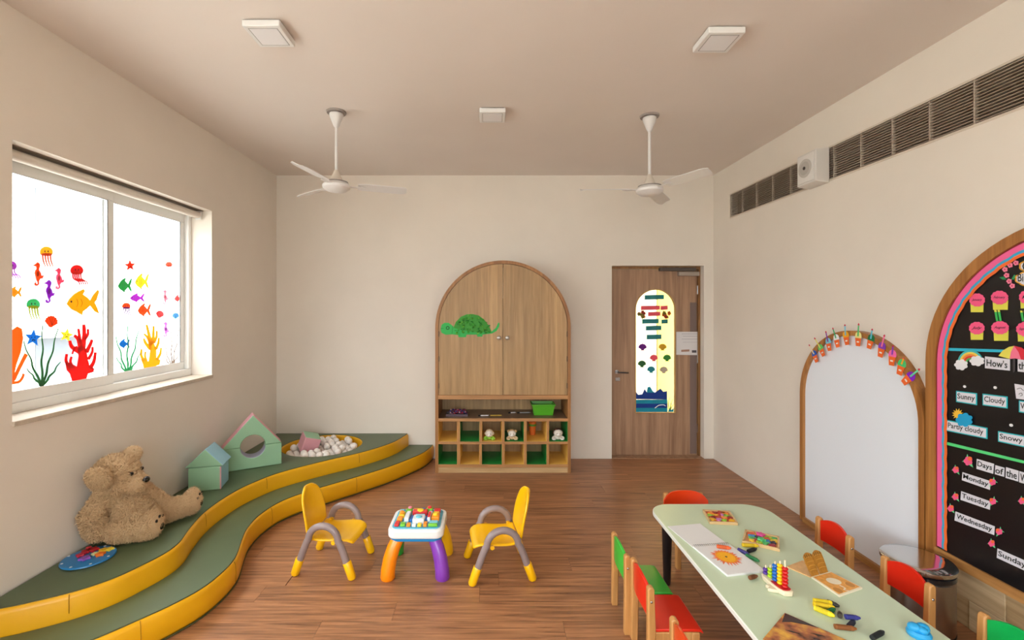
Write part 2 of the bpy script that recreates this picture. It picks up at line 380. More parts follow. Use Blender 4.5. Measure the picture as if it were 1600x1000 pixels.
# left and right halves joined in one leaf mesh
n = len(arch); h = n // 2
bm = bmesh.new()
lp = [Vector((acx, DY, .006)), Vector((dx0, DY, .006)), Vector((dx0, DY, dz1)), Vector((acx, DY, dz1))] + arch[h::-1] + [Vector((acx, DY, az0))]
rp = [Vector((acx, DY, .006)), Vector((acx, DY, az0))] + arch[:h - 1:-1] + [Vector((acx, DY, dz1)), Vector((dx1, DY, dz1)), Vector((dx1, DY, .006))]
for P in (lp, rp): prism(bm, P, [p + Vector((0, .04, 0)) for p in P])
bmesh.ops.remove_doubles(bm, verts=bm.verts, dist=1e-5)
leaf = obj('door_leaf', bm, M_door, dr, smooth=0)
obj('glass_panel', PR([p + Vector((0, .022, 0)) for p in arch], (0, .005, 0)), M_glass, leaf, smooth=0)
bm = bmesh.new(); tube(bm, [p + Vector((0, -.001, 0)) for p in arch + [arch[0]]], .005, 6); obj('glazing_bead', bm, mat('brass_bead', (190, 150, 80), .4), leaf)
bm = bmesh.new()
box(bm, DX0, DX0 + .022, DY - .03, DY + .06, 0, DZ1); box(bm, DX1 - .022, DX1, DY - .03, DY + .06, 0, DZ1); box(bm, DX0 + .022, DX1 - .022, DY - .03, DY + .06, DZ1 - .026, DZ1)
obj('door_frame', bm, wood('door_frame_wood', (160, 116, 66), (120, 80, 44), 'Z', .7), dr, smooth=0)
PD = Plane('Y', DY)
c = PD.at(963.5, 581)
bm = bmesh.new(); lathe(bm, [(0, 0), (.022, 0), (.022, .008), (0, .008)], (0, 0, 0), 16); bmesh.ops.transform(bm, matrix=Matrix.Translation(c) @ Matrix.Rotation(PI / 2, 4, 'X'), verts=bm.verts)
hd = obj('handle', bm, M_steel, leaf)
obj('lever', TB([c + Vector((0, -.005, 0)), c + Vector((0, -.045, 0)), c + Vector((.02, -.05, 0)), c + Vector((.115, -.048, -.004))], .008, 10), mat('dark_steel', (90, 86, 84), .3, 1.0), hd)
c2 = PD.at(965, 592.5); obj('lock_plate', B(c2.x - .025, c2.x + .025, DY - .006, DY, c2.z - .02, c2.z + .02), M_steel, leaf, bevel=.003)
for zz in (.25, 1.0, 1.75): obj('hinge', TB([(dx1 + .006, DY - .006, zz), (dx1 + .006, DY - .006, zz + .09)], .007, 8), M_steel, leaf)
obj('edge_strip', B(dx1 - .075, dx1 - .004, DY - .002, DY, .02, 1.66), mat('grey_strip', (126, 106, 98), .5), leaf, smooth=0)
dc = empty('door_closer', (2.1, DY - .03, 1.95)); tag(dc, 'grey metal door closer at the top of the wooden door', 'door closer')
obj('body', B(*[PD.at(1058, 0).x, PD.at(1090, 0).x], DY - .05, DY - .001, PD.at(0, 431.5).z, PD.at(0, 425).z), mat('closer_grey', (176, 166, 156), .35, .6), dc, bevel=.004)
obj('arm', B(PD.at(1027, 0).x, PD.at(1083, 0).x, DY - .075, DY - .035, PD.at(0, 424).z, PD.at(0, 419).z), mat('closer_dark', (104, 96, 92), .35, .7), dc, bevel=.003)
# things stuck on the door
z1 = zm(940, 400, 3.125)
ps = flat('paper_sheet', [(364, 370), (476, 370), (474, 484), (364, 482)], PD, z1, mat('paper_white', (226, 222, 222), .7), None, .003, .001)
tag(ps, 'white printed notice sheet taped to the wooden door', 'paper sheet')
for k, (a, b) in enumerate(((378, 382), (390, 393), (404, 407), (420, 422))): flat('print_line', [(390 + 6 * (k % 2), a), (466, a), (466, b), (390 + 6 * (k % 2), b)], PD, z1, mat('pale_print', (196, 192, 196), .7), ps, .0041, .0003)
flat('print_mark', [(388, 458), (428, 456), (428, 466), (388, 468)], PD, z1, mat('brown_print', (170, 130, 110), .7), ps, .0041, .0003)
flat('print_mark', [(440, 460), (462, 460), (462, 472), (440, 472)], PD, z1, mat('dark_print', (90, 84, 90), .7), ps, .0041, .0003)
def stk(name, col, tr=.12): return mat(name, col, .5, transl=tr * 1.6)
teal = stk('teal_paper', (62, 150, 158), .3); pinkp = stk('pink_paper', (222, 112, 132), .3)
GO = -.014
strips = [('widest teal', 'under the arch top', teal, (212, 307, 190, 212)), ('long pink', 'in the upper pink row', pinkp, (194, 287, 243, 263)), ('short pink', 'at the end of the upper pink row', pinkp, (290, 325, 243, 263)),
          ('pink', 'between the two flower bunches', pinkp, (229, 289, 273, 293)), ('long teal', 'just below the flower bunches', teal, (200, 281, 308, 330)), ('small square-ended teal', 'below the right flower bunch', teal, (294, 326, 310, 330)),
          ('teal', 'second lowest of the strips', teal, (218, 294, 341, 363)), ('teal', 'lowest of the strips above the shells', teal, (222, 295, 384, 407))]
for a, w_, m_, (x0, x1, y0, y1) in strips:
    tag(flat('paper_strip', [(x0, y0 + 1), (x1, y0 - 1), (x1, y1 - 1), (x0, y1 + 1)], PD, z1, m_, None, GO), '%s paper strip %s on the door glass' % (a, w_), 'paper strip', 'paper strips on the door glass')
for cx, cy, w_ in ((197, 285, 'left'), (320, 288, 'right')):
    e_ = empty('paper_flowers', PD.at(*z1(cx, cy))); tag(e_, 'orange flower bunch on the %s side of the door glass' % w_, 'paper flowers', 'flower bunches on the door glass')
    for k in range(9):
        q = (cx + random.uniform(-16, 16), cy + random.uniform(-13, 13))
        flat('flower', star(q[0], q[1], 11, random.random(), .6), PD, z1, [stk('flower_orange', (226, 120, 40), .3), stk('flower_red', (176, 50, 40), .3), stk('flower_leaf', (140, 130, 50), .3)][k % 3], e_, GO + .0003 * k)
for nm, col, cx, cy in (('purple', (128, 36, 160), 202, 443), ('mustard', (206, 176, 60), 300, 443), ('pink', (224, 112, 132), 257, 496), ('bright green', (76, 158, 78), 322, 496), ('dark green', (62, 124, 72), 199, 525), ('teal', (52, 156, 176), 244, 553), ('grey', (196, 188, 184), 306, 555)):
    pts = [(cx + 21 * (1 - .1 * (k % 2)) * math.cos(PI + PI * k / 12), cy + 5 + 20 * (1 - .1 * (k % 2)) * math.sin(PI + PI * k / 12)) for k in range(13)] + [(cx + 6, cy + 14), (cx + 12, cy + 19), (cx - 12, cy + 19), (cx - 6, cy + 14)]
    tag(flat('paper_shell', pts, PD, z1, stk('shell_' + nm.replace(' ', '_'), col, .3), None, GO), '%s paper scallop shell on the door glass' % nm, 'paper shell', 'paper shells on the door glass')
sea = empty('paper_sea', PD.at(*z1(245, 765))); tag(sea, 'blue and teal paper waves along the bottom of the door glass', 'paper waves')
db, lb = stk('sea_blue', (30, 76, 168), .25), stk('sea_teal', (36, 164, 196), .25)
flat('wave', [(166, 700), (166, 660), (180, 678), (200, 676), (212, 650), (224, 668), (262, 668), (290, 648), (304, 664), (322, 660), (322, 702)], PD, z1, db, sea, GO)
flat('wave_crest', [(222, 668), (226, 642), (238, 638), (252, 660), (262, 668)], PD, z1, lb, sea, GO + .002)
for y0, y1, m_ in ((702, 722, lb), (722, 743, db), (743, 763, lb)): flat('wave_band', [(166, y0), (324, y0), (324, y1), (166, y1)], PD, z1, m_, sea, GO)
flat('foam_line', ribbon([(262, 744), (282, 730), (305, 728), (314, 734)], 4, 3), PD, z1, mat('foam_white', (240, 244, 246), .6), sea, GO + .002)
sw = empty('paper_seaweed', PD.at(*z1(338, 760))); tag(sw, 'small green paper seaweed at the corner of the door glass', 'paper seaweed')
for q in ([(334, 755), (328, 720), (336, 690)], [(336, 755), (342, 720), (352, 700)], [(337, 755), (346, 735), (355, 728)]): flat('frond', ribbon(q, 5, 1), PD, z1, stk('weed_pale', (130, 170, 80), .3), sw, GO)
flat('rock', [(325, 762), (332, 748), (344, 752), (354, 744), (354, 762)], PD, z1, lb, sw, GO + .002)
# ------------------------------------------------------------------ ceiling lights
def ceiling_light(x, y, s, label):
    e_ = empty('ceiling_light', (x, y, ZC - .04)); tag(e_, label, 'ceiling light', 'square ceiling lights'); h = s / 2
    obj('housing', B(x - h, x + h, y - h, y + h, ZC - .038, ZC - .006), M_white, e_, bevel=.004)
    obj('mount_plate', B(x - h + .012, x + h - .012, y - h + .012, y + h - .012, ZC - .006, ZC), M_black, e_, smooth=0)
    bm = bmesh.new(); g_ = h - .02
    for a in ((x - g_, x + g_, y - g_, y - g_ + .003), (x - g_, x + g_, y + g_ - .003, y + g_), (x - g_, x - g_ + .003, y - g_, y + g_), (x + g_ - .003, x + g_, y - g_, y + g_)): box(bm, *a, ZC - .0392, ZC - .038)
    obj('diffuser_rim', bm, mat('rim_grey', (170, 164, 162), .5), e_, smooth=0)
    obj('diffuser', B(x - g_ + .004, x + g_ - .004, y - g_ + .004, y + g_ - .004, ZC - .0396, ZC - .038), mat('unlit_diffuser', (240, 238, 240), .3), e_, smooth=0)
ceiling_light(-1.11, 2.345, .185, 'square white ceiling light nearest the window wall')
ceiling_light(1.20, 2.40, .185, 'square white ceiling light nearest the long wall vent')
ceiling_light(.034, 3.33, .185, 'square white ceiling light between the two fans')
# ------------------------------------------------------------------ ceiling fans
M_fan = mat('fan_white', (228, 224, 222), .35); M_fang = mat('fan_grey', (150, 140, 134), .5)
def fan(x, y, zh, angs, label):
    e_ = empty('ceiling_fan', (x, y, zh)); tag(e_, label, 'ceiling fan', 'white ceiling fans')
    obj('ceiling_plate', LA([(0, -.012), (.066, -.012), (.07, -.004), (.07, 0), (0, 0)], (x, y, ZC)), M_fang, e_)
    obj('canopy', LA([(0, -.115), (.014, -.115), (.022, -.1), (.045, -.04), (.05, -.022), (.048, -.016), (0, -.016)], (x, y, ZC)), M_fan, e_)
    obj('rod', TB([(x, y, zh + .1), (x, y, ZC - .1)], .0105, 12), M_fan, e_)
    obj('lower_cone', LA([(0, .045), (.048, .045), (.04, .065), (.024, .1), (.014, .125), (0, .125)], (x, y, zh)), mat('fan_cream', (214, 202, 188), .45), e_)
    mh = obj('motor_housing', LA([(0, -.034), (.035, -.033), (.07, -.024), (.095, -.004), (.097, .012), (.085, .03), (.05, .046), (0, .046)], (x, y, zh), 36), M_fan, e_)
    obj('housing_ring', LA([(.06, .036), (.082, .034), (.082, .04), (.06, .044)], (x, y, zh), 36), M_fang, mh)
    for a in angs:
        a = math.radians(a); d = Vector((math.cos(a), math.sin(a), 0)); q = Vector((-d.y, d.x, 0)); c = Vector((x, y, zh + .02))
        bm = bmesh.new(); st = [(.15, .038), (.2, .055), (.35, .058), (.46, .056), (.49, .048), (.505, .025)]
        top = []; 
        for s, w in st: top.append((c + d * s + q * w * .86 + Vector((0, 0, -.012)), c + d * s - q * w * .86 + Vector((0, 0, .012))))
        poly = [t[0] for t in top] + [t[1] for t in reversed(top)]
        prism(bm, poly, [p + Vector((0, 0, -.004)) for p in poly]); bl = obj('blade', bm, M_fan, e_, smooth=20)
        P = [c + d * .07 + q * .02, c + d * .12 + q * .016, c + d * .17 + q * .03, c + d * .2, c + d * .17 - q * .03, c + d * .12 - q * .016, c + d * .07 - q * .02]
        obj('bracket', PR([p + Vector((0, 0, -.006)) for p in P], (0, 0, -.004)), M_fan, bl, smooth=0)
fan(-1.09, 3.32, 2.46, (260, 20, 140), 'white ceiling fan nearer the window wall')
fan(1.19, 3.388, 2.45, (-63, 57, 177), 'white ceiling fan above the wooden door')
# ------------------------------------------------------------------ air vent and speaker on the right wall
M_vent = mat('vent_bar', (170, 152, 136), .5)
vg = empty('air_vent_grille', (XR, (GY0 + GY1) / 2, GZ0)); tag(vg, 'long slatted air vent grille high on the right wall', 'air vent')
obj('duct_back', B(XR + .07, XR + .08, GY0, GY1, GZ0, GZ1), mat('duct_dark', (26, 20, 18), .9), vg, smooth=0)
bm = bmesh.new(); f = .012
box(bm, XR - .004, XR + .004, GY0 - f, GY1 + f, GZ0 - f, GZ0); box(bm, XR - .004, XR + .004, GY0 - f, GY1 + f, GZ1, GZ1 + f)
box(bm, XR - .004, XR + .004, GY0 - f, GY0, GZ0, GZ1); box(bm, XR - .004, XR + .004, GY1, GY1 + f, GZ0, GZ1)
obj('vent_frame', bm, mat('vent_frame', (214, 200, 184), .5), vg, smooth=0)
ns = 14; sl = None
for k in range(ns):
    zz = GZ0 + (k + .5) * (GZ1 - GZ0) / ns
    if sl is None: sl = obj('slat', B(XR + .0, XR + .022, GY0, GY1, zz - .0019, zz + .0019), M_vent, vg, smooth=0); z00 = sl.location.z
    else: o = sl.copy(); COL.objects.link(o); o.location.z = z00 + k * (GZ1 - GZ0) / ns
yy = 4.345; mu = None
while yy > GY0 + .05:
    if mu is None: mu = obj('mullion', B(XR + .001, XR + .02, yy - .003, yy + .003, GZ0, GZ1), mat('vent_mullion', (190, 176, 160), .5), vg, smooth=0); m0 = mu.location.y; y00 = yy
    else: o = mu.copy(); COL.objects.link(o); o.location.y = m0 + yy - y00
    yy -= .2305
sp = empty('wall_speaker', (XR - .05, 3.32, 2.485)); tag(sp, 'white box speaker mounted over the long air vent', 'speaker')
bm = bmesh.new()
prism(bm, [(XR - .004, 3.224, 2.47), (XR - .004, 3.224, 2.72), (XR - .1, 3.224, 2.71), (XR - .1, 3.224, 2.485)], [(XR - .004, 3.42, 2.47), (XR - .004, 3.42, 2.72), (XR - .1, 3.42, 2.71), (XR - .1, 3.42, 2.485)])
obj('cabinet', bm, mat('speaker_white', (222, 216, 210), .5), sp, bevel=.005)
obj('front_panel', B(XR - .106, XR - .1, 3.24, 3.405, 2.5, 2.695), mat('speaker_panel', (232, 228, 224), .4), sp, bevel=.002)
def disc_x(x0, x1, yc, zc, r, n=28):
    P = [Vector((x0, yc + r * math.cos(2 * PI * k / n), zc + r * math.sin(2 * PI * k / n))) for k in range(n)]
    return PR(P, (x1 - x0, 0, 0))
cone = obj('cone', disc_x(XR - .110, XR - .106, 3.325, 2.6, .066), mat('speaker_cone', (200, 194, 188), .6), sp)
obj('cone_ring', disc_x(XR - .112, XR - .110, 3.325, 2.6, .048), mat('speaker_ring', (186, 180, 174), .6), cone)
obj('cone_cap', disc_x(XR - .115, XR - .112, 3.325, 2.6, .012), mat('speaker_dot', (60, 54, 50), .6), cone)
# ------------------------------------------------------------------ two step foam seat along the window wall
M_green = mat('olive_vinyl', (86, 100, 70), .42, bump=.06, bscale=9, var=.05, vscale=6); M_yel = mat('mustard_vinyl', (234, 172, 12), .38, bump=.05, bscale=14)
M_pipe = mat('dark_piping', (70, 74, 40), .5)
up = [(-.85, 4.882), (-.856, 4.827), (-.944, 4.543), (-1.143, 4.256), (-1.432, 3.98), (-1.66, 3.728), (-1.753, 3.554), (-1.815, 3.36), (-1.836, 3.14), (-1.825, 2.947), (-1.782, 2.758), (-1.737, 2.608), (-1.733, 2.489), (-1.775, 2.352), (-1.828, 2.242), (-1.919, 2.146), (-2.055, 2.06), (-2.14, 2.02), (-2.222, 1.985)]
lo = [(-.58, 4.882), (-.60, 4.76), (-.67, 4.556), (-.878, 4.228), (-1.073, 3.998), (-1.252, 3.805), (-1.431, 3.613), (-1.545, 3.428), (-1.587, 3.217), (-1.573, 3.03), (-1.531, 2.884), (-1.475, 2.731), (-1.447, 2.626), (-1.443, 2.499), (-1.466, 2.361), (-1.526, 2.238), (-1.605, 2.127), (-1.699, 2.009), (-1.83, 1.88), (-2.01, 1.75), (-2.222, 1.65)]
UPc = [Vector((p.x, p.y, 0)) for p in spline([(x, y, 0) for x, y in up], 7)]; LOc = [Vector((p.x, p.y, 0)) for p in spline([(x, y, 0) for x, y in lo], 7)]
def normals(P, sgn=1):
    out = []
    for i in range(len(P)):
        t = (P[min(i + 1, len(P) - 1)] - P[max(i - 1, 0)]).normalized(); out.append(Vector((-t.y, t.x, 0)) * sgn)
    return out
def skirt(P, Nn, z0, z1, bulge=.012, dep=.03):
    prof = [(-.006, z0), (bulge * .6, z0 + .02), (bulge, (z0 + z1) / 2), (bulge * .75, z1 - .025), (0.002, z1 - .006), (-.008, z1 - .001), (-dep, z1 - .004), (-dep, z0)]
    bm = bmesh.new(); R = [[bm.verts.new(p + n_ * o_ + Vector((0, 0, z_))) for o_, z_ in prof] for p, n_ in zip(P, Nn)]
    for a, b in zip(R[:-1], R[1:]):
        for k in range(len(prof)): bm.faces.new((a[k], a[(k + 1) % len(prof)], b[(k + 1) % len(prof)], b[k]))
    bm.faces.new(R[0]); bm.faces.new(R[-1][::-1]); return bm
def slab(outer, inner, z0, z1):
    bm = bmesh.new(); loops = []
    for z in (z0, z1):
        es = []; vv = []
        for L_ in [outer] + ([inner] if inner else []):
            vs = [bm.verts.new((p.x, p.y, z)) for p in L_]; vv.append(vs)
            es += [bm.edges.new((vs[i], vs[(i + 1) % len(vs)])) for i in range(len(vs))]
        bmesh.ops.triangle_fill(bm, use_beauty=True, use_dissolve=False, edges=es); loops.append(vv)
    for a, b in zip(loops[0], loops[1]):
        for i in range(len(a)): bm.faces.new((a[i], a[(i + 1) % len(a)], b[(i + 1) % len(a)], b[i]))
    return bm
nU, nL = normals(UPc, -1), normals(LOc, -1)
if (nU[len(nU) // 2]).x < 0: nU = [-v for v in nU]
if (nL[len(nL) // 2]).x < 0: nL = [-v for v in nL]
PITC, PITR = Vector((-1.60, 4.47, 0)), .372
pit = [PITC + Vector((PITR * math.cos(2 * PI * k / 56), PITR * math.sin(2 * PI * k / 56), 0)) for k in range(56)]
um = empty('foam_platform', (-2.0, 3.2, 0)); tag(um, 'upper green padded platform with yellow edge and a ball pit hole', 'foam platform')
inset = [p - n_ * .004 for p, n_ in zip(UPc, nU)]
obj('top_cover', slab(inset + [Vector((-2.232, 4.882, 0))], pit, UP - .03, UP), M_green, um, smooth=30)
obj('side_cover', skirt(UPc, nU, .002, UP - .001), M_yel, um, smooth=60)
obj('piping', TB([p - n_ * .006 + Vector((0, 0, UP - .001)) for p, n_ in zip(UPc, nU)], .0028, 6), M_pipe, um)
nP = [-(p - PITC).normalized() for p in pit]
obj('pit_lining', skirt(pit + [pit[0]], nP + [nP[0]], .002, UP - .001, .008), M_yel, um, smooth=60)
obj('pit_floor', LA([(0, .002), (PITR - .03, .002), (PITR - .03, .155), (PITR - .05, .165), (0, .168)], (PITC.x, PITC.y, 0), 40), M_yel, um)
lm = empty('foam_step', (-1.7, 3.0, 0)); tag(lm, 'lower green padded step with yellow edge curving along the floor', 'foam step')
insetL = [p - n_ * .004 for p, n_ in zip(LOc, nL)]
upo = [p + n_ * .016 for p, n_ in zip(UPc, nU)]
obj('top_cover', slab(insetL + upo[::-1], None, LOW - .03, LOW), M_green, lm, smooth=30)
obj('side_cover', skirt(LOc, nL, .002, LOW - .001), M_yel, lm, smooth=60)
obj('piping', TB([p - n_ * .006 + Vector((0, 0, LOW - .001)) for p, n_ in zip(LOc, nL)], .0028, 6), M_pipe, lm)
obj('bottom_piping', TB([p + n_ * .004 + Vector((0, 0, .006)) for p, n_ in zip(LOc, nL)], .004, 6), M_pipe, lm)
for P, Nn, z0, z1, ids, par in ((UPc, nU, LOW, UP, (22, 40, 62, 106), um), (LOc, nL, 0, LOW, (30, 52, 84, 112), lm)):
    for i in ids:
        if i >= len(P): continue
        obj('seam', TB([P[i] + Nn[i] * o_ + Vector((0, 0, z_)) for o_, z_ in ((.0095, z0 + .03), (.0125, (z0 + z1) / 2), (.009, z1 - .028), (.003, z1 - .006))], .0022, 6), mat('seam_yellow', (176, 124, 10), .5), par)
# balls
M_ball = mat('ball_white', (240, 232, 224), .4)
BR = .032; ballp = None; nb = 0
cubec = Vector((-1.71, 4.42, .262))
spots = []
for i in range(-7, 8):
    for j in range(-7, 8):
        x = PITC.x + (i + .5 * (j % 2)) * .0662; y = PITC.y + j * .0575
        if (Vector((x, y, 0)) - PITC).length < PITR - BR - .012: spots.append((x, y, .168 + BR))
base = list(spots); lay2 = []
for (x, y, z) in base:
    c = (x + .0331, y + .0191)
    if (Vector((c[0], c[1], 0)) - PITC).length < PITR - BR - .03 and random.random() < .42: lay2.append((c[0], c[1], z + .052))
for q in base + lay2:
    if (Vector(q) - cubec - Vector((0, 0, .03))).length < .14: continue
    if ballp is None:
        ballp = obj('play_ball', EL(q, (BR,) * 3, None, 3), M_ball, None, smooth=180); tag(ballp, 'small white plastic ball lying in the round ball pit', 'ball', 'white balls in the ball pit'); b0 = Vector(q)
        bz = ballp.location.copy()
    else:
        o = ballp.copy(); COL.objects.link(o); o.location = bz + Vector(q) - b0
# ------------------------------------------------------------------ soft play blocks
M_mint = mat('mint_vinyl', (150, 192, 156), .45, bump=.05, bscale=12); M_pink = mat('pink_vinyl', (222, 160, 170), .45, bump=.05, bscale=12); M_blue = mat('blue_vinyl', (150, 196, 214), .45, bump=.05, bscale=12); M_lil = mat('lilac_vinyl', (170, 170, 196), .5)
def facemat(o, rules):
    """rules: list of (material, test(face centre, normal))"""
    me = o.data
    for m_, t in rules:
        if m_.name not in [x.name for x in me.materials]: me.materials.append(m_)
        idx = [x.name for x in me.materials].index(m_.name)
        for p in me.polygons:
            if t(p.center, p.normal): p.material_index = idx
A, Bq = Vector((-2.125, 3.695, 0)), Vector((-1.75, 3.915, 0)); u = (Bq - A).normalized(); Lq = (Bq - A).length; nrm = Vector((-u.y, u.x, 0)); dep = .13
def W2(s, z): return A + u * s + Vector((0, 0, UP + .001 + z))
hc, hr = Lq * .5, .093
pts = [W2(0, 0), W2(Lq, 0), W2(Lq, .18), W2(hc + hr, .18)] + [W2(hc + hr * math.cos(-PI * k / 16), .18 + hr * math.sin(-PI * k / 16)) for k in range(1, 16)] + [W2(hc - hr, .18), W2(0, .18)]
o = obj('arch_block', PR(pts, nrm * dep), M_mint, None, bevel=.006, smooth=30); tag(o, 'mint green foam block with a half round cut standing by the wall', 'foam block')
facemat(o, [(M_lil, lambda c, n_: abs(n_.dot(nrm)) < .5 and c.z > .05 and c.z < .179 and abs(n_.dot(u)) < .995)])
pts = [W2(-.012, .182), W2(hc - hr, .182)] + [W2(hc + hr * math.cos(PI - PI * k / 16), .182 + hr * math.sin(PI - PI * k / 16)) for k in range(1, 16)] + [W2(hc + hr, .182), W2(Lq, .182), W2(Lq * .5, .44)]
o = obj('roof_block', PR(pts, nrm * dep), M_mint, None, bevel=.006, smooth=30); tag(o, 'mint and pink triangular foam roof on top of the arch block', 'foam block')
facemat(o, [(M_pink, lambda c, n_: n_.z > .3 and n_.dot(u) < -.1), (M_pink, lambda c, n_: n_.z > .3 and n_.dot(u) > .1)])
# small house
A2 = Vector((-2.15, 3.305, 0)); B2 = Vector((-1.946, 3.356, 0)); u2 = (B2 - A2).normalized(); n2 = Vector((-u2.y, u2.x, 0)); L2 = (B2 - A2).length
def W3(s, z): return A2 + u2 * s + Vector((0, 0, UP + .001 + z))
o = obj('cube_block', PR([W3(0, 0), W3(L2, 0), W3(L2, .17), W3(0, .17)], n2 * .2), M_mint, None, bevel=.006); tag(o, 'mint and blue foam cube under the small blue roof', 'foam block')
facemat(o, [(M_blue, lambda c, n_: n_.dot(u2) > .8)])
obj('edge_piping', TB([W3(L2, .004), W3(L2, .166)], .005, 6), M_pink, o)
o = obj('roof_block', PR([W3(-.022, .172), W3(L2 + .018, .172), W3(L2 * .52, .30)], n2 * .21), M_mint, None, bevel=.006); tag(o, 'small blue foam roof block with mint front on the mint cube', 'foam block')
facemat(o, [(M_blue, lambda c, n_: n_.z > .3)])
# pink cube in the pit
bm = B(-.076, .076, -.076, .076, -.076, .076); bmesh.ops.transform(bm, matrix=Matrix.Translation(cubec + Vector((0, 0, .045))) @ Matrix.Rotation(math.radians(36), 4, 'Z') @ Matrix.Rotation(math.radians(17), 4, 'Y') @ Matrix.Rotation(math.radians(12), 4, 'X'), verts=bm.verts)
o = obj('cube_block', bm, M_pink, None, bevel=.007); tag(o, 'pink and mint foam cube tilted among the white balls', 'foam block')
facemat(o, [(M_mint, lambda c, n_: n_.z > .8)])
# ------------------------------------------------------------------ teddy bear
def cap(bm, a, b, r0, r1, n=5):
    a, b = Vector(a), Vector(b)
    for k in range(n + 1):
        t = k / n; r = r0 + (r1 - r0) * t; ell(bm, a.lerp(b, t), (r, r, r), None, 3)
bm = bmesh.new()
ell(bm, (-2.07, 2.695, .38), (.108, .112, .105), None, 3); ell(bm, (-2.085, 2.675, .455), (.095, .105, .09), None, 3); ell(bm, (-2.095, 2.645, .53), (.075, .085, .06), None, 3)
HC = Vector((-2.098, 2.60, .648)); FD = Vector((.985, .12, 0)).normalized(); FS = Vector((-FD.y, FD.x, 0))
HR = Matrix((FD, FS, (0, 0, 1))).transposed()
def HP(a, b, c): return HC + HR @ Vector((a, b, c))
ell(bm, HC, (.108, .112, .108), HR, 3); ell(bm, HP(.02, 0, -.04), (.092, .105, .066), HR, 3)
cap(bm, HP(.06, 0, -.04), HP(.105, 0, -.052), .066, .05, 4)
cap(bm, (-2.14, 2.555, .53), (-2.168, 2.52, .445), .044, .052, 3); cap(bm, (-2.168, 2.52, .445), (-2.162, 2.55, .362), .052, .055, 3); cap(bm, (-2.05, 2.74, .5), (-1.99, 2.83, .37), .045, .05)
cap(bm, (-2.07, 2.585, .34), (-1.955, 2.625, .336), .06, .058); cap(bm, (-2.03, 2.74, .35), (-1.91, 2.92, .342), .066, .056)
F1, F2 = Vector((-1.925, 2.64, .35)), Vector((-1.89, 2.945, .355))
ell(bm, F1, (.045, .062, .076), Matrix.Rotation(math.radians(8), 3, 'Z'), 3); ell(bm, F2, (.045, .06, .076), Matrix.Rotation(math.radians(16), 3, 'Z'), 3)
for v in bm.verts: v.co.x = max(v.co.x, -2.228); v.co.z = max(v.co.z, UP + .012)
me = bpy.data.meshes.new('tmp'); bm.to_mesh(me); bm.free(); to = bpy.data.objects.new('tmp', me); COL.objects.link(to)
md = to.modifiers.new('r', 'REMESH'); md.mode = 'VOXEL'; md.voxel_size = .0075
md = to.modifiers.new('s', 'SMOOTH'); md.iterations = 3; md.factor = .5
tx_ = bpy.data.textures.new('fur_clumps', 'CLOUDS'); tx_.noise_scale = .022; tx_.noise_depth = 1
md = to.modifiers.new('d', 'DISPLACE'); md.texture = tx_; md.strength = .012; md.texture_coords = 'LOCAL'
bodyme = bpy.data.meshes.new_from_object(to.evaluated_get(bpy.context.evaluated_depsgraph_get())); bpy.data.objects.remove(to)
bear = empty('teddy_bear', (-2.03, 2.65, UP)); tag(bear, 'light brown teddy bear sitting on the green platform against the wall', 'teddy bear')
M_fur = mat('bear_fur', (206, 170, 130), .9, bump=.6, bscale=160, var=.12, vscale=30); M_furl = mat('bear_fur_pale', (212, 180, 142), .9, bump=.3, bscale=160)
def fur(me, parent, m_, n, ln, wd, name='fur'):
    me.calc_loop_triangles(); nv = len(me.vertices); co = np.empty(nv * 3); me.vertices.foreach_get('co', co); co = co.reshape(-1, 3)
    tr = np.empty(len(me.loop_triangles) * 3, dtype=np.int32); me.loop_triangles.foreach_get('vertices', tr); tr = tr.reshape(-1, 3)
    a, b, c = co[tr[:, 0]], co[tr[:, 1]], co[tr[:, 2]]; cr_ = np.cross(b - a, c - a); ar_ = np.linalg.norm(cr_, axis=1); nn = cr_ / np.maximum(ar_[:, None], 1e-12)
    i = np.random.choice(len(tr), n, p=ar_ / ar_.sum()); r1 = np.sqrt(np.random.rand(n, 1)); r2 = np.random.rand(n, 1)
    p = a[i] * (1 - r1) + b[i] * r1 * (1 - r2) + c[i] * r1 * r2; no = nn[i]
    ax = np.random.randn(n, 3); ax -= (ax * no).sum(1, keepdims=True) * no; ax /= np.linalg.norm(ax, axis=1, keepdims=True) + 1e-9; sd = np.cross(no, ax)
    L_ = ln * (.6 + .8 * np.random.rand(n, 1)); v0 = p - sd * wd; v1 = p + sd * wd
    q1 = p + no * L_ * .55 + ax * L_ * .25; q2 = p + no * L_ * .7 + ax * L_ * .85
    keep = (q2[:, 2] > UP + .002) & (q2[:, 0] > XL + .004) & (q1[:, 0] > XL + .004)
    V = np.stack([v0, v1, q1 + sd * wd, q1 - sd * wd, q2], 1)[keep].reshape(-1, 3); k = keep.sum(); o5 = np.arange(k)[:, None] * 5
    fc = [tuple(x) for x in (o5 + np.array([[0, 1, 2, 3]])).tolist()] + [tuple(x) for x in (o5 + np.array([[3, 2, 4]])).tolist()]
    m2 = bpy.data.meshes.new(name); m2.from_pydata(V.tolist(), [], fc)
    o = obj(name, m2, m_, parent, smooth=0); o['kind'] = 'stuff'; return o
fm = bodyme.copy()
bd = obj('body', bodyme, M_fur, bear, smooth=180)
fur(fm, bear, mat('fur_strand', (218, 184, 142), .9), 34000, .019, .0013)
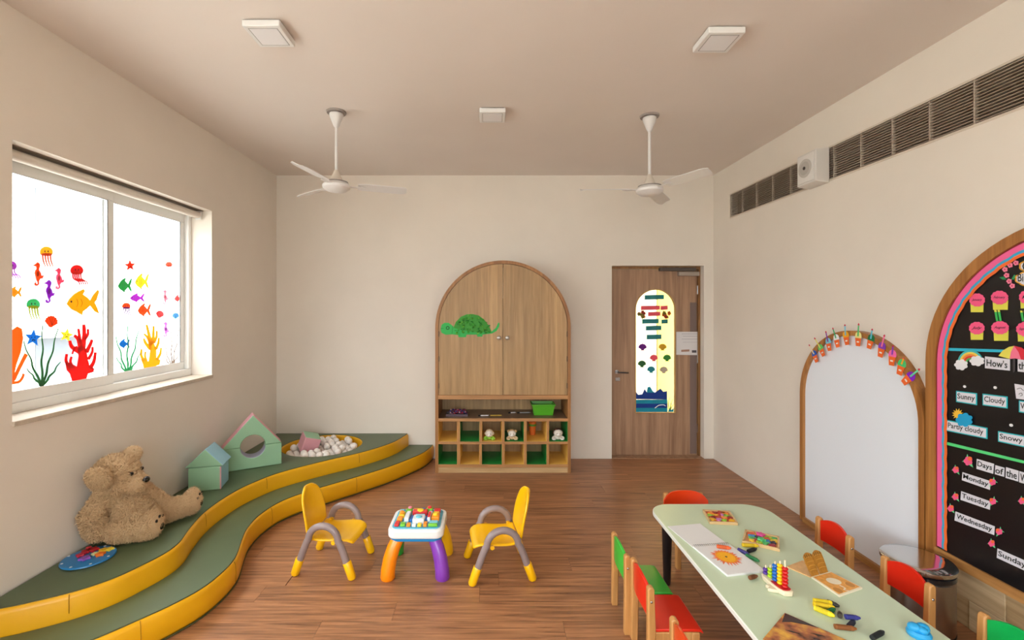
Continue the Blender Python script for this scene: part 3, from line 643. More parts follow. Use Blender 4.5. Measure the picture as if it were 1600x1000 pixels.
for c, r_, rt in ((HP(.005, -.145, .03), (.056, .024, .066), HR @ Matrix.Rotation(math.radians(24), 3, 'X')), (HP(.03, .09, .085), (.04, .02, .04), HR @ Matrix.Rotation(math.radians(-35), 3, 'X'))):
    bm = EL(c, r_, rt, 3); m3 = bpy.data.meshes.new('t'); bm.to_mesh(m3); eo = obj('ear', bm, M_fur, bear, smooth=180); fur(m3, eo, mat('fur_strand', (218, 184, 142), .9), 3000, .017, .0013)
obj('muzzle', EL(HP(.10, 0, -.05), (.058, .06, .05), HR, 3), M_furl, bear, smooth=180)
M_shiny = mat('shiny_black', (14, 12, 12), .2)
obj('nose', EL(HP(.158, 0, -.032), (.017, .024, .017), HR, 3), M_shiny, bear, smooth=180)
for sy_ in (-1, 1): obj('eye', EL(HP(.108, sy_ * .046, .018), (.011, .011, .011)), M_shiny, bear, smooth=180)
for (fc, ang) in ((F1, 8), (F2, 16)):
    R_ = Matrix.Rotation(math.radians(ang), 3, 'Z'); sole = obj('sole', EL(Vector(fc) + R_ @ Vector((.016, 0, 0)), (.04, .056, .067), R_, 3), M_furl, bear, smooth=180)
    for yy, zz, r_ in ((-.032, .03, .011), (-.006, .045, .011), (.024, .036, .011), (.0, -.012, .02)):
        xx = .016 + .039 * math.sqrt(max(.05, 1 - (yy / .056) ** 2 - (zz / .067) ** 2))
        obj('pad', EL(Vector(fc) + R_ @ Vector((xx, yy, zz)), (.006, r_, r_ * .95), R_), M_shiny, sole, smooth=180)
# puzzle plate
pp = empty('puzzle_plate', (-2.1, 2.425, UP)); tag(pp, 'round blue plate with coloured star pieces on the green platform', 'puzzle')
obj('plate', LA([(0, .001), (.11, .001), (.116, .005), (.114, .011), (.1, .013), (0, .013)], (-2.1, 2.425, UP), 40), mat('plate_blue', (24, 122, 186), .35), pp)
PZ = Plane('Z', UP + .014); z4 = zm(100, 620, 3.333)
for k, (X, Y, r_, col) in enumerate(((88, 828, 20, (190, 30, 60)), (118, 808, 24, (170, 24, 40)), (150, 800, 26, (190, 30, 40)), (108, 845, 24, (150, 90, 190)), (160, 822, 14, (220, 220, 160)), (188, 824, 22, (240, 120, 30)), (205, 803, 22, (240, 190, 30)), (235, 797, 20, (244, 214, 60)), (130, 790, 12, (200, 40, 60)))):
    c = PZ.at(*z4(X, Y)); P = [Vector((c.x + a, c.y + b, c.z)) for a, b in star(0, 0, r_ / 3.333 * 2.45 / 720 * 1.15, k, .62)]
    obj('star_piece', PR([p + Vector((0, 0, .01)) for p in P], (0, 0, -.011)), mat('piece_%d' % k, col, .35), pp, bevel=.002)
for k in range(8):
    a = 2 * PI * k / 8; obj('dot', LA([(0, .013), (.006, .013), (.006, .0145), (0, .0145)], (-2.1 + .104 * math.cos(a), 2.425 + .104 * math.sin(a), UP), 10), mat('dot_white', (220, 230, 240), .4), pp)
# ------------------------------------------------------------------ arched cabinet
def cx_(px): return (px - CX) / (F / CAB)
def cz_(py): return EYE - (py - CY) / (F / CAB)
cb = empty('arched_cabinet', (.1485, CAB + .2, 0)); tag(cb, 'tall arched wooden cabinet with doors above and shoe cubbies below', 'cabinet')
cxm, CR, ft = .1485, .6565, .03; csp = 2.057 - CR; CBK = YB - .006
M_ven = wood('oak_veneer', (190, 152, 104), (158, 122, 78), 'Z', 1.2, .45, .8, bands=7)
oa = archpts(cxm, CR, 0, csp, CAB, 48); ia = archpts(cxm, CR - ft, 0, csp, CAB, 48)
bm = bmesh.new()
F0 = [[bm.verts.new(p + Vector((0, d, 0))) for p in L_] for d in (0, CBK - CAB) for L_ in (oa, ia)]
of, if_, ob, ib = F0
for i in range(len(oa) - 1):
    bm.faces.new((of[i], of[i + 1], if_[i + 1], if_[i])); bm.faces.new((ob[i], ib[i], ib[i + 1], ob[i + 1])); bm.faces.new((of[i], ob[i], ob[i + 1], of[i + 1])); bm.faces.new((if_[i], if_[i + 1], ib[i + 1], ib[i]))
for i in (0, -1): bm.faces.new((of[i], if_[i], ib[i], ob[i]))
obj('arch_frame', bm, wood('cabinet_edge', (176, 122, 70), (140, 92, 48), 'Z', .8), cb, smooth=30)
xi0, xi1 = cxm - CR + ft, cxm + CR - ft
zd0, zr, zs0, zs1, zm0, zm1, zb0, zb1 = .753, .713, .527, .499, .302, .278, .081, .053
obj('back_panel', B(xi0, xi1, CBK - .012, CBK, .0, csp + .3), M_ven, cb, smooth=0)
M_edge = wood('cabinet_rail', (192, 140, 88), (160, 112, 66), 'X', .8)
obj('rail', B(xi0, xi1, CAB + .001, CBK - .012, zr, zd0), M_edge, cb, bevel=.001); obj('shelf', B(xi0, xi1, CAB + .001, CBK - .012, zs1, zs0), M_edge, cb, bevel=.001)
obj('shelf_surface', B(xi0 + .001, xi1 - .001, CAB + .012, CBK - .013, zs0, zs0 + .001), wood('shelf_brown', (128, 100, 78), (108, 82, 62), 'X', .8), cb, smooth=0)
obj('shelf', B(xi0, xi1, CAB + .001, CBK - .012, zm1, zm0), M_edge, cb, bevel=.001); obj('shelf', B(xi0, xi1, CAB + .001, CBK - .012, zb1, zb0), M_edge, cb, bevel=.001)
obj('plinth', B(xi0, xi1, CAB + .008, CAB + .03, 0, zb1), wood('plinth_oak', (206, 172, 126), (180, 144, 98), 'X', .8), cb, smooth=0)
cols = [xi0]
for a, b in ((714, 719), (749, 753), (784, 788.4), (818.5, 823), (854, 858)):
    x0, x1 = cx_(a), cx_(b); cols += [x0, x1]
    for za, zb_ in ((zm0, zs1), (zb0, zm1)): obj('divider', B(x0, x1, CAB + .001, CBK - .012, za, zb_), M_oak, cb, bevel=.001)
cols.append(xi1)
LG, LY = mat('lining_green', (34, 148, 62), .45), mat('lining_yellow', (248, 200, 96), .45)
for rI, (za, zb_) in enumerate(((zm0, zs1), (zb0, zm1))):
    for c in range(6):
        x0, x1 = cols[2 * c], cols[2 * c + 1]; m_ = LY if (c + rI) % 2 == 0 else LG; t = .0015
        bm = bmesh.new(); y0, y1 = CAB + .012, CBK - .013
        box(bm, x0, x1, y0, y1, za, za + t); box(bm, x0, x0 + t, y0, y1, za + t, zb_); box(bm, x1 - t, x1, y0, y1, za + t, zb_)
        obj('cubby_lining', bm, m_, cb, smooth=0)
g_ = .003; rin = CR - ft - g_
for s in (-1, 1):
    n = 24; P = [Vector((cxm + s * .002, CAB + .006, zd0 + g_)), Vector((cxm + s * rin, CAB + .006, zd0 + g_))]
    P += [Vector((cxm + s * rin * math.cos(PI / 2 * k / n), CAB + .006, csp + rin * math.sin(PI / 2 * k / n))) for k in range(n)] + [Vector((cxm + s * .002, CAB + .006, csp + rin))]
    d = obj('door', PR(P, (0, .018, 0)), M_ven, cb, smooth=30)
    kx, kz = cx_(786 + s * 6.6), cz_(527.8)
    bm = bmesh.new(); lathe(bm, [(0, 0), (.008, 0), (.007, .014), (.017, .02), (.02, .03), (.014, .038), (0, .04)], (0, 0, 0), 16)
    bmesh.ops.transform(bm, matrix=Matrix.Translation((kx, CAB + .006, kz)) @ Matrix.Rotation(PI / 2, 4, 'X'), verts=bm.verts); obj('knob', bm, mat('knob_nickel', (196, 190, 182), .3, .7), d, smooth=50)
    for zz in (1.32, 1.08, .82): obj('hinge', B(*sorted((cxm + s * (rin - .006), cxm + s * (rin + .002))), CAB - .003, CAB + .006, zz, zz + .05), mat('hinge_dark', (110, 90, 70), .5, .5), d, smooth=0)
# turtle craft on the cabinet door
PT = Plane('Y', CAB + .005); z7 = zm(660, 390, 5)
tu = empty('paper_turtle', PT.at(*z7(370, 690))); tag(tu, 'green paper turtle craft stuck on the left cabinet door', 'paper craft')
tg = mat('turtle_green', (44, 178, 80), .6); ink = mat('ink_black', (24, 30, 24), .7)
flat('turtle_body', [(142, 625), (150, 588), (172, 572), (205, 572), (232, 592), (250, 612), (320, 630), (440, 625), (540, 640), (575, 610), (592, 572), (602, 572), (600, 600), (580, 635), (545, 655), (470, 664), (468, 680), (430, 680), (425, 664), (345, 664), (340, 684), (282, 684), (280, 668), (235, 662), (180, 665), (150, 650)], PT, z7, tg, tu, 0, .002)
flat('turtle_shell', [(242, 612), (262, 565), (300, 525), (345, 506), (390, 503), (440, 515), (480, 545), (515, 590), (540, 640), (440, 650), (320, 630)], PT, z7, mat('turtle_dark', (60, 150, 50), .7), tu, .002, .003)
flat('eye', circ(198, 612, 14, 14), PT, z7, ink, tu, .0021, .0005); flat('eye_white', circ(198, 612, 9, 9), PT, z7, tg, tu, .0027, .0005)
flat('mouth', ribbon([(143, 618), (165, 616)], 2, 2), PT, z7, ink, tu, .0021, .0005); flat('neck_line', ribbon([(238, 595), (230, 660)], 2, 2), PT, z7, ink, tu, .0021, .0005)
for k in range(95):
    while True:
        X, Y = random.uniform(250, 530), random.uniform(508, 655)
        if ((X - 390) / 145) ** 2 + ((Y - 650) / 142) ** 2 < 1: break
    c = PT.at(*z7(X, Y)) + Vector((0, -.007 - random.random() * .006, 0)); r_ = random.uniform(.009, .016)
    rt = Matrix.Rotation(random.random() * 6, 3, 'X') @ Matrix.Rotation(random.random() * 6, 3, 'Z')
    P = [c + rt @ Vector((r_ * math.cos(2 * PI * q / 5), r_ * .7 * math.sin(2 * PI * q / 5), random.uniform(-.004, .004))) for q in range(5)]
    for p in P: p.y = min(p.y, CAB - .001)
    obj('leaf_scrap', PR(P, (0, -.0012, 0)), mat('scrap_%d' % (k % 3), [(60, 160, 44), (104, 180, 60), (34, 124, 40)][k % 3], .7), tu, smooth=0)
# things in the cabinet
SH = zs0 + .001
bn = empty('storage_bin', (cx_(850) * 1.03, CAB + .14, SH)); tag(bn, 'bright green plastic bin on the open cabinet shelf', 'storage bin')
sc = (CAB + .11) / F; x0, x1 = (832 - CX) * sc, (867 - CX) * sc; zt = SH + .112; y0, y1 = CAB + .11, CAB + .28
bm = bmesh.new(); i_ = .018
V = [Vector((x0 + i_, y0 + i_, SH + .001)), Vector((x1 - i_, y0 + i_, SH + .001)), Vector((x1 - i_, y1 - i_, SH + .001)), Vector((x0 + i_, y1 - i_, SH + .001))]; Tq = [Vector((x0, y0, zt)), Vector((x1, y0, zt)), Vector((x1, y1, zt)), Vector((x0, y1, zt))]
vb = [bm.verts.new(p) for p in V]; vt = [bm.verts.new(p) for p in Tq]; bm.faces.new(vb[::-1])
for k in range(4): bm.faces.new((vb[k], vb[(k + 1) % 4], vt[(k + 1) % 4], vt[k]))
M_bin = mat('bin_green', (84, 172, 34), .4)
o = obj('bin_body', bm, M_bin, bn, smooth=0); md = o.modifiers.new('t', 'SOLIDIFY'); md.thickness = .003
bm = bmesh.new(); 
for a in ((x0 - .008, x1 + .008, y0 - .008, y0 + .002), (x0 - .008, x1 + .008, y1 - .002, y1 + .008), (x0 - .008, x0 + .002, y0, y1), (x1 - .002, x1 + .008, y0, y1)): box(bm, *a, zt - .012, zt)
obj('rim', bm, M_bin, bn, bevel=.002)
bt = empty('bead_tray', ((714 - CX) * sc, CAB + .14, SH)); tag(bt, 'shallow tray heaped with red and blue beads on the cabinet shelf', 'bead tray')
xa, xb = (697 - CX) * sc, (731 - CX) * sc
bm = bmesh.new(); box(bm, xa, xb, CAB + .08, CAB + .22, SH + .001, SH + .006)
for a in ((xa, xb, CAB + .08, CAB + .084), (xa, xb, CAB + .216, CAB + .22), (xa, xa + .004, CAB + .084, CAB + .216), (xb - .004, xb, CAB + .084, CAB + .216)): box(bm, *a, SH + .006, SH + .022)
obj('tray', bm, mat('tray_clear', (90, 70, 80), .3), bt, smooth=0)
bc = [(170, 40, 60), (70, 80, 160), (190, 150, 160), (120, 30, 50), (60, 50, 110)]
for k in range(70):
    t = random.random(); x = xa + .014 + (xb - xa - .028) * random.random(); y = CAB + .095 + .11 * random.random(); z = SH + .014 + random.random() * .04
    obj('bead', EL((x, y, z), (.009, .009, .009), None, 1), mat('bead_%d' % (k % 5), bc[k % 5], .3), bt, smooth=180)
for lab, a, b, z, r_, col, yy in (('white pen lying on the cabinet shelf', 749, 766, 0, .006, (220, 216, 214), .09), ('yellow pencil lying on the cabinet shelf beside the white pen', 764, 784, 0, .005, (206, 170, 70), .1), ('white chalk stick further back on the cabinet shelf', 796, 806, 0, .006, (210, 206, 206), .22), ('grey marker beside the green bin on the cabinet shelf', 810, 829, 0, .006, (160, 156, 156), .22)):
    k = (CAB + yy) / F; xs, xe = (a - CX) * k, (b - CX) * k
    o = tag(obj('pen', TB([(xs, CAB + yy, SH + r_ + .001), (xs + (xe - xs) * .85, CAB + yy + .01, SH + r_ + .001), (xe, CAB + yy + .012, SH + r_ + .001)], [r_, r_, r_ * .3], 8), mat('pen_%d' % a, col, .4), None), lab, 'pen', 'pens on the cabinet shelf')
    obj('pen_cap', TB([(xs - .012, CAB + yy - .0014, SH + r_ + .001), (xs + .012, CAB + yy + .0014, SH + r_ + .001)], r_ * 1.15, 8), M_black, o)
def plush(x, z0, label, top, collar, ears, big=1.0):
    y = CAB + .055; e_ = empty('plush_toy', (x, y, z0)); tag(e_, label, 'plush toy', 'plush toys in the cubbies'); s = big
    cream = mat('plush_cream', (232, 220, 206), .9, bump=.4, bscale=200)
    obj('torso', EL((x, y + .012, z0 + .024 * s + .001), (.034 * s, .03 * s, .024 * s), None, 3), mat('plush_' + collar[0], collar[1], .9), e_, smooth=180)
    hd = obj('head', EL((x, y - .004, z0 + .064 * s), (.04 * s, .034 * s, .034 * s), None, 3), cream, e_, smooth=180)
    obj('hair', EL((x, y + .008, z0 + .08 * s), (.038 * s, .03 * s, .026 * s), None, 2), mat('plush_' + top[0], top[1], .9), hd, smooth=180)
    for d in (-1, 1):
        obj('ear', EL((x + d * .036 * s, y + .002, z0 + (.086 if ears else .066) * s), (.013 * s, .008 * s, .016 * s), None, 2), mat('plush_' + top[0], top[1], .9), hd, smooth=180)
        obj('eye', EL((x + d * .014 * s, y - .036 * s, z0 + .068 * s), (.004, .003, .004), None, 1), M_shiny, hd, smooth=180)
        obj('foot', EL((x + d * .036 * s, y - .012, z0 + .0135), (.02 * s, .018 * s, .0125), None, 2), mat('plush_' + collar[0], collar[1], .9), e_, smooth=180)
        obj('arm', TB([(x + d * .026 * s, y + .005, z0 + .036 * s), (x + d * .045 * s, y - .008, z0 + .026 * s), (x + d * .052 * s, y - .014, z0 + .016 * s)], [.009, .01, .009], 8), mat('plush_' + collar[0], collar[1], .9), e_)
    obj('muzzle', EL((x, y - .034 * s, z0 + .056 * s), (.014 * s, .008, .01 * s), None, 2), mat('plush_muzzle', (244, 238, 230), .9), hd, smooth=180)
k6 = (CAB + .05) / F
plush((764.5 - CX) * k6, zm0 + .0016, 'small white plush toy with lime green feet in a yellow cubby', ('beige', (214, 196, 160)), ('lime', (150, 196, 60)), False)
plush((800 - CX) * k6, zm0 + .0016, 'small white and tan plush toy in a dark green cubby', ('tan', (206, 160, 110)), ('tancream', (220, 190, 150)), True)
plush((872 - CX) * k6, zm0 + .0016, 'white plush toy with brown hair in the cubby at the corner', ('brown', (84, 50, 34)), ('white', (226, 218, 206)), False, 1.1)
oc = empty('orange_cup', ((830 - CX) * (CAB + .3) / F, CAB + .3, zm0)); tag(oc, 'orange plastic cup at the back of a yellow cubby', 'cup')
cp = ((832 - CX) * (CAB + .26) / F, CAB + .26, zm0 + .0016)
obj('cup_body', LA([(0, 0), (.028, 0), (.038, .13), (.041, .132), (.041, .136), (.034, .136), (.026, .006), (0, .006)], cp, 20), mat('cup_orange', (232, 120, 50), .4), oc); obj('cup_band', LA([(.0355, .09), (.0375, .09), (.039, .11), (.037, .11)], cp, 20), mat('cup_green', (90, 160, 60), .4), oc)
# ------------------------------------------------------------------ yellow arm chairs
M_py = mat('yellow_plastic', (250, 188, 6), .3, coat=.2); M_pg = mat('grey_tube', (142, 124, 122), .35)
def yellow_chair():
    e_ = empty('toddler_chair')
    prof = [(.165, .178, .105), (.158, .198, .125), (.12, .206, .138), (.05, .198, .14), (-.03, .19, .138), (-.085, .192, .132), (-.115, .215, .128), (-.13, .26, .126), (-.148, .32, .128), (-.163, .38, .124), (-.177, .43, .108), (-.186, .462, .08), (-.191, .48, .035)]
    nu = 10
    def sheet(st):
        bm = bmesh.new(); R = []
        for x, z, w in st:
            row = []
            for k in range(nu + 1):
                t = -1 + 2 * k / nu; c = t * t
                dx = .022 * c * max(0, min(1, (z - .21) / .1)); dz = .016 * c * max(0, min(1, (.24 - z) / .04)) * (1 if x < .15 else .3)
                row.append(bm.verts.new((x + dx, t * w, z + dz)))
            R.append(row)
        for a, b in zip(R[:-1], R[1:]):
            for k in range(nu): bm.faces.new((a[k], a[k + 1], b[k + 1], b[k]))
        return bm
    for nm, st in (('seat', prof[:7]), ('backrest', prof[6:])):
        o = obj(nm, sheet(st), M_py, e_, smooth=180)
        md = o.modifiers.new('t', 'SOLIDIFY'); md.thickness = .016; md.offset = 0
        md = o.modifiers.new('s', 'SUBSURF'); md.levels = 1; md.render_levels = 1
    for s in (-1, 1):
        y = s * .15
        P = [(-.148, y, .085), (-.125, y, .15), (-.102, y, .205)] + [(.092 * math.cos(PI - PI * k / 12) + .0, y - s * .0, .218 + .085 * math.sin(PI - PI * k / 12)) for k in range(13)] + [(.102, y, .205), (.125, y, .15), (.148, y, .085)]
        lf = obj('leg_frame', TB(P, .0205, 14), M_pg, e_)
        for d in (-1, 1): obj('foot_cap', TB([(d * .178, y, .004), (d * .177, y, .012), (d * .146, y, .098), (d * .145, y, .1)], [.02, .0245, .0255, .024], 14), M_py, lf)
        obj('seat_clip', TB([(.06, y, .205), (.06, s * .115, .205)], .013, 8), M_py, e_); obj('seat_clip', TB([(-.085, y, .215), (-.085, s * .11, .215)], .013, 8), M_py, e_)
    return e_
yc = yellow_chair(); yc.location = (-.953, 2.87, 0); yc.rotation_euler.z = math.radians(-7); tag(yc, 'yellow plastic toddler chair nearer the foam step', 'chair', 'yellow toddler chairs')
yc2 = copy_tree(yc); yc2.location = (.066, 2.815, 0); yc2.rotation_euler.z = math.radians(180 + 8); tag(yc2, 'yellow plastic toddler chair facing away from the foam step', 'chair', 'yellow toddler chairs')
# ------------------------------------------------------------------ activity table
at = empty('activity_table', (-.425, 2.85, 0)); tag(at, 'small play table covered in colourful toy pieces between the yellow chairs', 'activity table')
def rrect(x0, x1, y0, y1, r, z, n=6):
    P = []
    for cx, cy, a in ((x1 - r, y1 - r, 0), (x0 + r, y1 - r, PI / 2), (x0 + r, y0 + r, PI), (x1 - r, y0 + r, 3 * PI / 2)):
        for k in range(n + 1): P.append(Vector((cx + r * math.cos(a + PI / 2 * k / n), cy + r * math.sin(a + PI / 2 * k / n), z)))
    return P
tx0, tx1, ty0, ty1 = -.592, -.262, 2.70, 3.0
obj('table_top', PR(rrect(tx0, tx1, ty0, ty1, .05, .285), (0, 0, -.052)), mat('play_white', (240, 238, 236), .3), at, bevel=.01, seg=3, smooth=50)
obj('under_tray', PR(rrect(tx0 + .012, tx1 - .012, ty0 + .012, ty1 - .012, .045, .233), (0, 0, -.02)), mat('play_blue', (30, 130, 190), .35), at, bevel=.004, smooth=50)
obj('play_field', PR(rrect(tx0 + .022, tx1 - .022, ty0 + .022, ty1 - .022, .035, .289), (0, 0, -.004)), mat('play_sky', (90, 180, 210), .4), at, smooth=0)
for sx, sy, nm, col in ((-1, -1, 'orange', (255, 140, 4)), (1, -1, 'purple', (132, 60, 176)), (-1, 1, 'green', (40, 170, 60)), (1, 1, 'yellow', (250, 190, 20))):
    cx, cy = (-.427 + sx * .105, 2.85 + sy * .095)
    P = [(cx, cy, .222), (cx + sx * .026, cy + sy * .022, .17), (cx + sx * .044, cy + sy * .036, .11), (cx + sx * .054, cy + sy * .044, .05), (cx + sx * .056, cy + sy * .046, .008), (cx + sx * .056, cy + sy * .046, .0)]
    lg = obj('leg', TB(P[::-1], [.038, .043, .042, .041, .039, .036], 18), mat('leg_' + nm, col, .3, coat=.2), at); lg['label'] = nm + ' curved plastic leg'
ctop = .289
def toy(x0, x1, y0, y1, h, col, rot=0):
    X = lambda t: tx0 + .03 + (tx1 - tx0 - .06) * t; Y = lambda t: ty0 + .03 + (ty1 - ty0 - .06) * t
    obj('toy_piece', B(X(x0), X(x1), Y(y0), Y(y1), ctop, ctop + h), mat('toy_%d_%d_%d' % col, col, .35), at, bevel=.004)
RD, WH, OR_, YL, GN, BL, SK, PK = (222, 50, 50), (236, 238, 240), (250, 150, 40), (250, 206, 50), (120, 200, 60), (40, 110, 190), (120, 200, 220), (240, 130, 150)
toy(.34, .68, .62, .8, .03, RD); toy(.40, .66, .18, .46, .03, WH); toy(.42, .64, .48, .6, .02, SK); toy(.20, .30, .28, .62, .028, WH)
toy(.72, .79, .28, .60, .03, WH); toy(.80, .98, .34, .6, .026, OR_); toy(.82, .96, .62, .76, .018, YL); toy(.04, .17, .5, .72, .022, YL); toy(.03, .15, .3, .47, .02, OR_)
toy(.02, .13, .76, .92, .016, SK); toy(.16, .3, .8, .96, .018, GN); toy(.33, .46, .84, .98, .016, YL); toy(.5, .6, .84, .98, .018, BL); toy(.64, .78, .82, .97, .026, GN); toy(.82, .97, .8, .96, .018, RD)
toy(.02, .12, .04, .26, .014, RD); toy(.15, .26, .04, .2, .014, GN); toy(.29, .38, .02, .14, .018, OR_); toy(.41, .5, .02, .14, .013, WH); toy(.53, .62, .02, .14, .016, YL); toy(.66, .74, .02, .22, .016, OR_); toy(.77, .97, .03, .12, .016, GN); toy(.78, .97, .15, .3, .013, SK); toy(.31, .38, .3, .56, .016, BL); toy(.67, .71, .28, .55, .016, BL); toy(.2, .3, .66, .77, .02, WH); toy(.7, .8, .64, .78, .02, WH)
for k, t in enumerate((.32, .4, .48, .56)):
    xx = tx0 + .03 + (tx1 - tx0 - .06) * .755; yy = ty0 + .03 + (ty1 - ty0 - .06) * t
    obj('key', B(xx - .008, xx + .008, yy - .006, yy + .006, ctop + .03, ctop + .036), mat('toy_222_50_50', RD, .35), at, bevel=.002)
for x, y, r_, col in ((.52, .71, .022, YL), (.53, .32, .02, SK), (.89, .47, .016, YL), (.1, .61, .014, OR_), (.25, .88, .012, PK), (.71, .89, .014, RD)):
    xx = tx0 + .03 + (tx1 - tx0 - .06) * x; yy = ty0 + .03 + (ty1 - ty0 - .06) * y; obj('button', LA([(0, 0), (r_, 0), (r_, .006), (r_ * .7, .01), (0, .011)], (xx, yy, ctop + .026), 16), mat('toy_%d_%d_%d' % col, col, .35), at)
# ------------------------------------------------------------------ mint table
M_tt = mat('mint_laminate', (204, 220, 190), .3, var=.02, vscale=5); M_te = mat('white_edge', (236, 236, 228), .4)
X0, X1, Y0, Y1 = .948, 1.632, 1.2, 2.755
kt = empty('kids_table', ((X0 + X1) / 2, (Y0 + Y1) / 2, 0)); tag(kt, 'long mint green kids table with rounded corners and black legs', 'table')
obj('edge_band', PR(rrect(X0, X1, Y0, Y1, .13, TBL - .001, 10), (0, 0, -.021)), M_te, kt, bevel=.003, smooth=40)
obj('table_top', PR(rrect(X0 + .004, X1 - .004, Y0 + .004, Y1 - .004, .126, TBL, 10), (0, 0, -.006)), M_tt, kt, smooth=0)
for x, y in ((X0 + .085, Y1 - .10), (X1 - .085, Y1 - .10), (X0 + .085, Y0 + .1), (X1 - .085, Y0 + .1)):
    obj('leg', LA([(0, 0), (.018, 0), (.02, .006), (.03, TBL - .03), (.034, TBL - .022), (0, TBL - .022)], (x, y, 0), 18), mat('leg_black', (30, 26, 28), .35), kt)
# ------------------------------------------------------------------ wooden kids chairs
M_beech = wood('beech', (214, 158, 96), (186, 128, 70), 'Z', .7, .4)
def kids_chair(col, nm, wide=False):
    e_ = empty('kids_chair'); m_ = mat('chair_' + nm, col, .32, coat=.15)
    for s in (-1, 1):
        y = s * .112
        P = [Vector((-.128, y, 0)), Vector((-.096, y, 0)), Vector((-.092, y, .2)), Vector((-.098, y, .375)), Vector((-.104, y, .386)), Vector((-.118, y, .388)), Vector((-.127, y, .378)), Vector((-.126, y, .2))]
        po = obj('back_post', PR([p + Vector((0, -.015, 0)) for p in P], (0, .03, 0)), M_beech, e_, bevel=.005)
        obj('bolt', EL((-.112, y + s * .0155, .325), (.006, .003, .006), None, 2), M_steel, po)
        obj('leg', B(.062, .098, y - .014, y + .014, 0, .192), M_beech, e_, bevel=.005)
        obj('side_rail', B(-.094, .064, y - .011, y + .011, .155, .192), M_beech, e_, bevel=.004)
    obj('front_rail', B(.068, .09, -.098, .098, .15, .188), M_beech, e_, bevel=.003)
    P = [Vector((-.095, -.122, .206)), Vector((.085, -.122, .206)), Vector((.104, -.122, .203)), Vector((.114, -.122, .192)), Vector((.112, -.122, .186)), Vector((.098, -.122, .193)), Vector((.08, -.122, .194)), Vector((-.095, -.122, .194))]
    obj('seat', PR(P, (0, .244, 0)), m_, e_, bevel=.003)
    bm = bmesh.new(); n = 12; fr = []; bk = []
    R = []
    for k in range(n + 1):
        t = -1 + 2 * k / n; y = t * (.142 if wide else .0965); x = (-.07 - .03 * (1 - t * t)) if wide else (-.112 - .012 * (1 - t * t)); zt = (.355 + .052 * (1 - t ** 4)) if wide else (.372 + .03 * (1 - t * t)); zb = .262
        R.append([bm.verts.new((x - .006, y, zb)), bm.verts.new((x + .006, y, zb)), bm.verts.new((x + .006, y, zt)), bm.verts.new((x - .006, y, zt))])
    for a, b in zip(R[:-1], R[1:]):
        for k in range(4): bm.faces.new((a[k], b[k], b[(k + 1) % 4], a[(k + 1) % 4]))
    bm.faces.new(R[0]); bm.faces.new(R[-1][::-1])
    obj('backrest', bm, m_, e_, bevel=.002, smooth=40)
    return e_
red = kids_chair((228, 42, 20), 'red'); grn = kids_chair((60, 186, 62), 'green'); org = kids_chair((226, 70, 20), 'orange'); emr = kids_chair((0, 178, 84), 'emerald')
def put(c, x, y, deg, label, cp=False):
    o = copy_tree(c) if cp else c
    o.location = (x, y, 0); o.rotation_euler.z = math.radians(deg); tag(o, label, 'chair', 'wooden kids chairs at the mint table'); return o
put(grn, .792, 2.36, 0, 'bright green and beech kids chair with its green seat in view')
put(red, .815, 2.103, 0, 'red and beech kids chair between the green chair and the orange chair')
put(org, .835, 1.675, 0, 'orange and beech kids chair at the bottom edge of the photo')
put(kids_chair((226, 62, 16), 'vermilion', True), 1.275, 2.895, -90, 'orange red kids chair at the far end of the mint table')
put(red, 1.80, 2.545, 180, 'red and beech kids chair in front of the white arched board', True)
put(red, 1.815, 2.12, 180, 'red and beech kids chair in front of the steel bin', True)
put(emr, 1.84, 1.70, 180, 'emerald green and beech kids chair under the black notice board')
# ------------------------------------------------------------------ things on the mint table
PTb = Plane('Z', TBL + .0005); z8 = zm(940, 740, 3.81)
ident = lambda a, b: (a, b)
def tsheet(name, corners, th, m_, parent=None, off=0.0):
    P = [Vector((x, y, TBL + .0006 + off + th)) for x, y in corners]
    return obj(name, PR(P, (0, 0, -th)), m_, parent, smooth=0)
paper = mat('sketch_paper', (232, 230, 230), .7)
sk = empty('sketchbook', (1.09, 2.25, TBL)); tag(sk, 'open spiral sketchbook with an orange sun drawing', 'sketchbook')
tl, tr_, mr, ml, br, bl = (.962, 2.462), (1.149, 2.493), (1.186, 2.266), (1.0, 2.243), (1.226, 2.033), (1.04, 2.0)
tsheet('page', [ml, mr, tr_, tl], .003, paper, sk); pg = tsheet('page', [bl, br, mr, ml], .009, paper, sk)
for k in range(18):
    t = (k + .5) / 18; c = Vector((ml[0] + (mr[0] - ml[0]) * t, ml[1] + (mr[1] - ml[1]) * t, TBL + .006)); d = Vector((.036, -.24, 0)).normalized()
    obj('spiral_ring', TB([c + d * .008 * math.cos(a) + Vector((0, 0, .0065 * math.sin(a) + .002)) for a in [PI * q / 6 for q in range(7)]], .001, 5), mat('wire_grey', (150, 150, 150), .4, .8), sk)
c = Vector((1.109, 2.142)); zo = .0096
def tpoly(name, pts, m_, par, off, th=.0004): return tsheet(name, pts, th, m_, par, off)
tpoly('drawn_rays', [(c.x + (.066 if k % 2 else .047) * (1 + .12 * math.sin(k * 5.1)) * math.cos(2 * PI * k / 48), c.y + (.07 if k % 2 else .05) * (1 + .12 * math.sin(k * 3.3)) * math.sin(2 * PI * k / 48)) for k in range(48)], mat('crayon_red', (240, 124, 84), .8, var=.2, vscale=120), pg, zo)
tpoly('drawn_ring', [(c.x + .046 * (1 + .06 * math.sin(k * 2.1)) * math.cos(2 * PI * k / 32), c.y + .05 * math.sin(2 * PI * k / 32)) for k in range(32)], mat('crayon_orange', (248, 150, 40), .8, var=.15, vscale=120), pg, zo + .0005)
tpoly('drawn_sun', circ(c.x, c.y, .038, .042), mat('crayon_yellow', (252, 178, 30), .8, var=.1, vscale=120), pg, zo + .001)
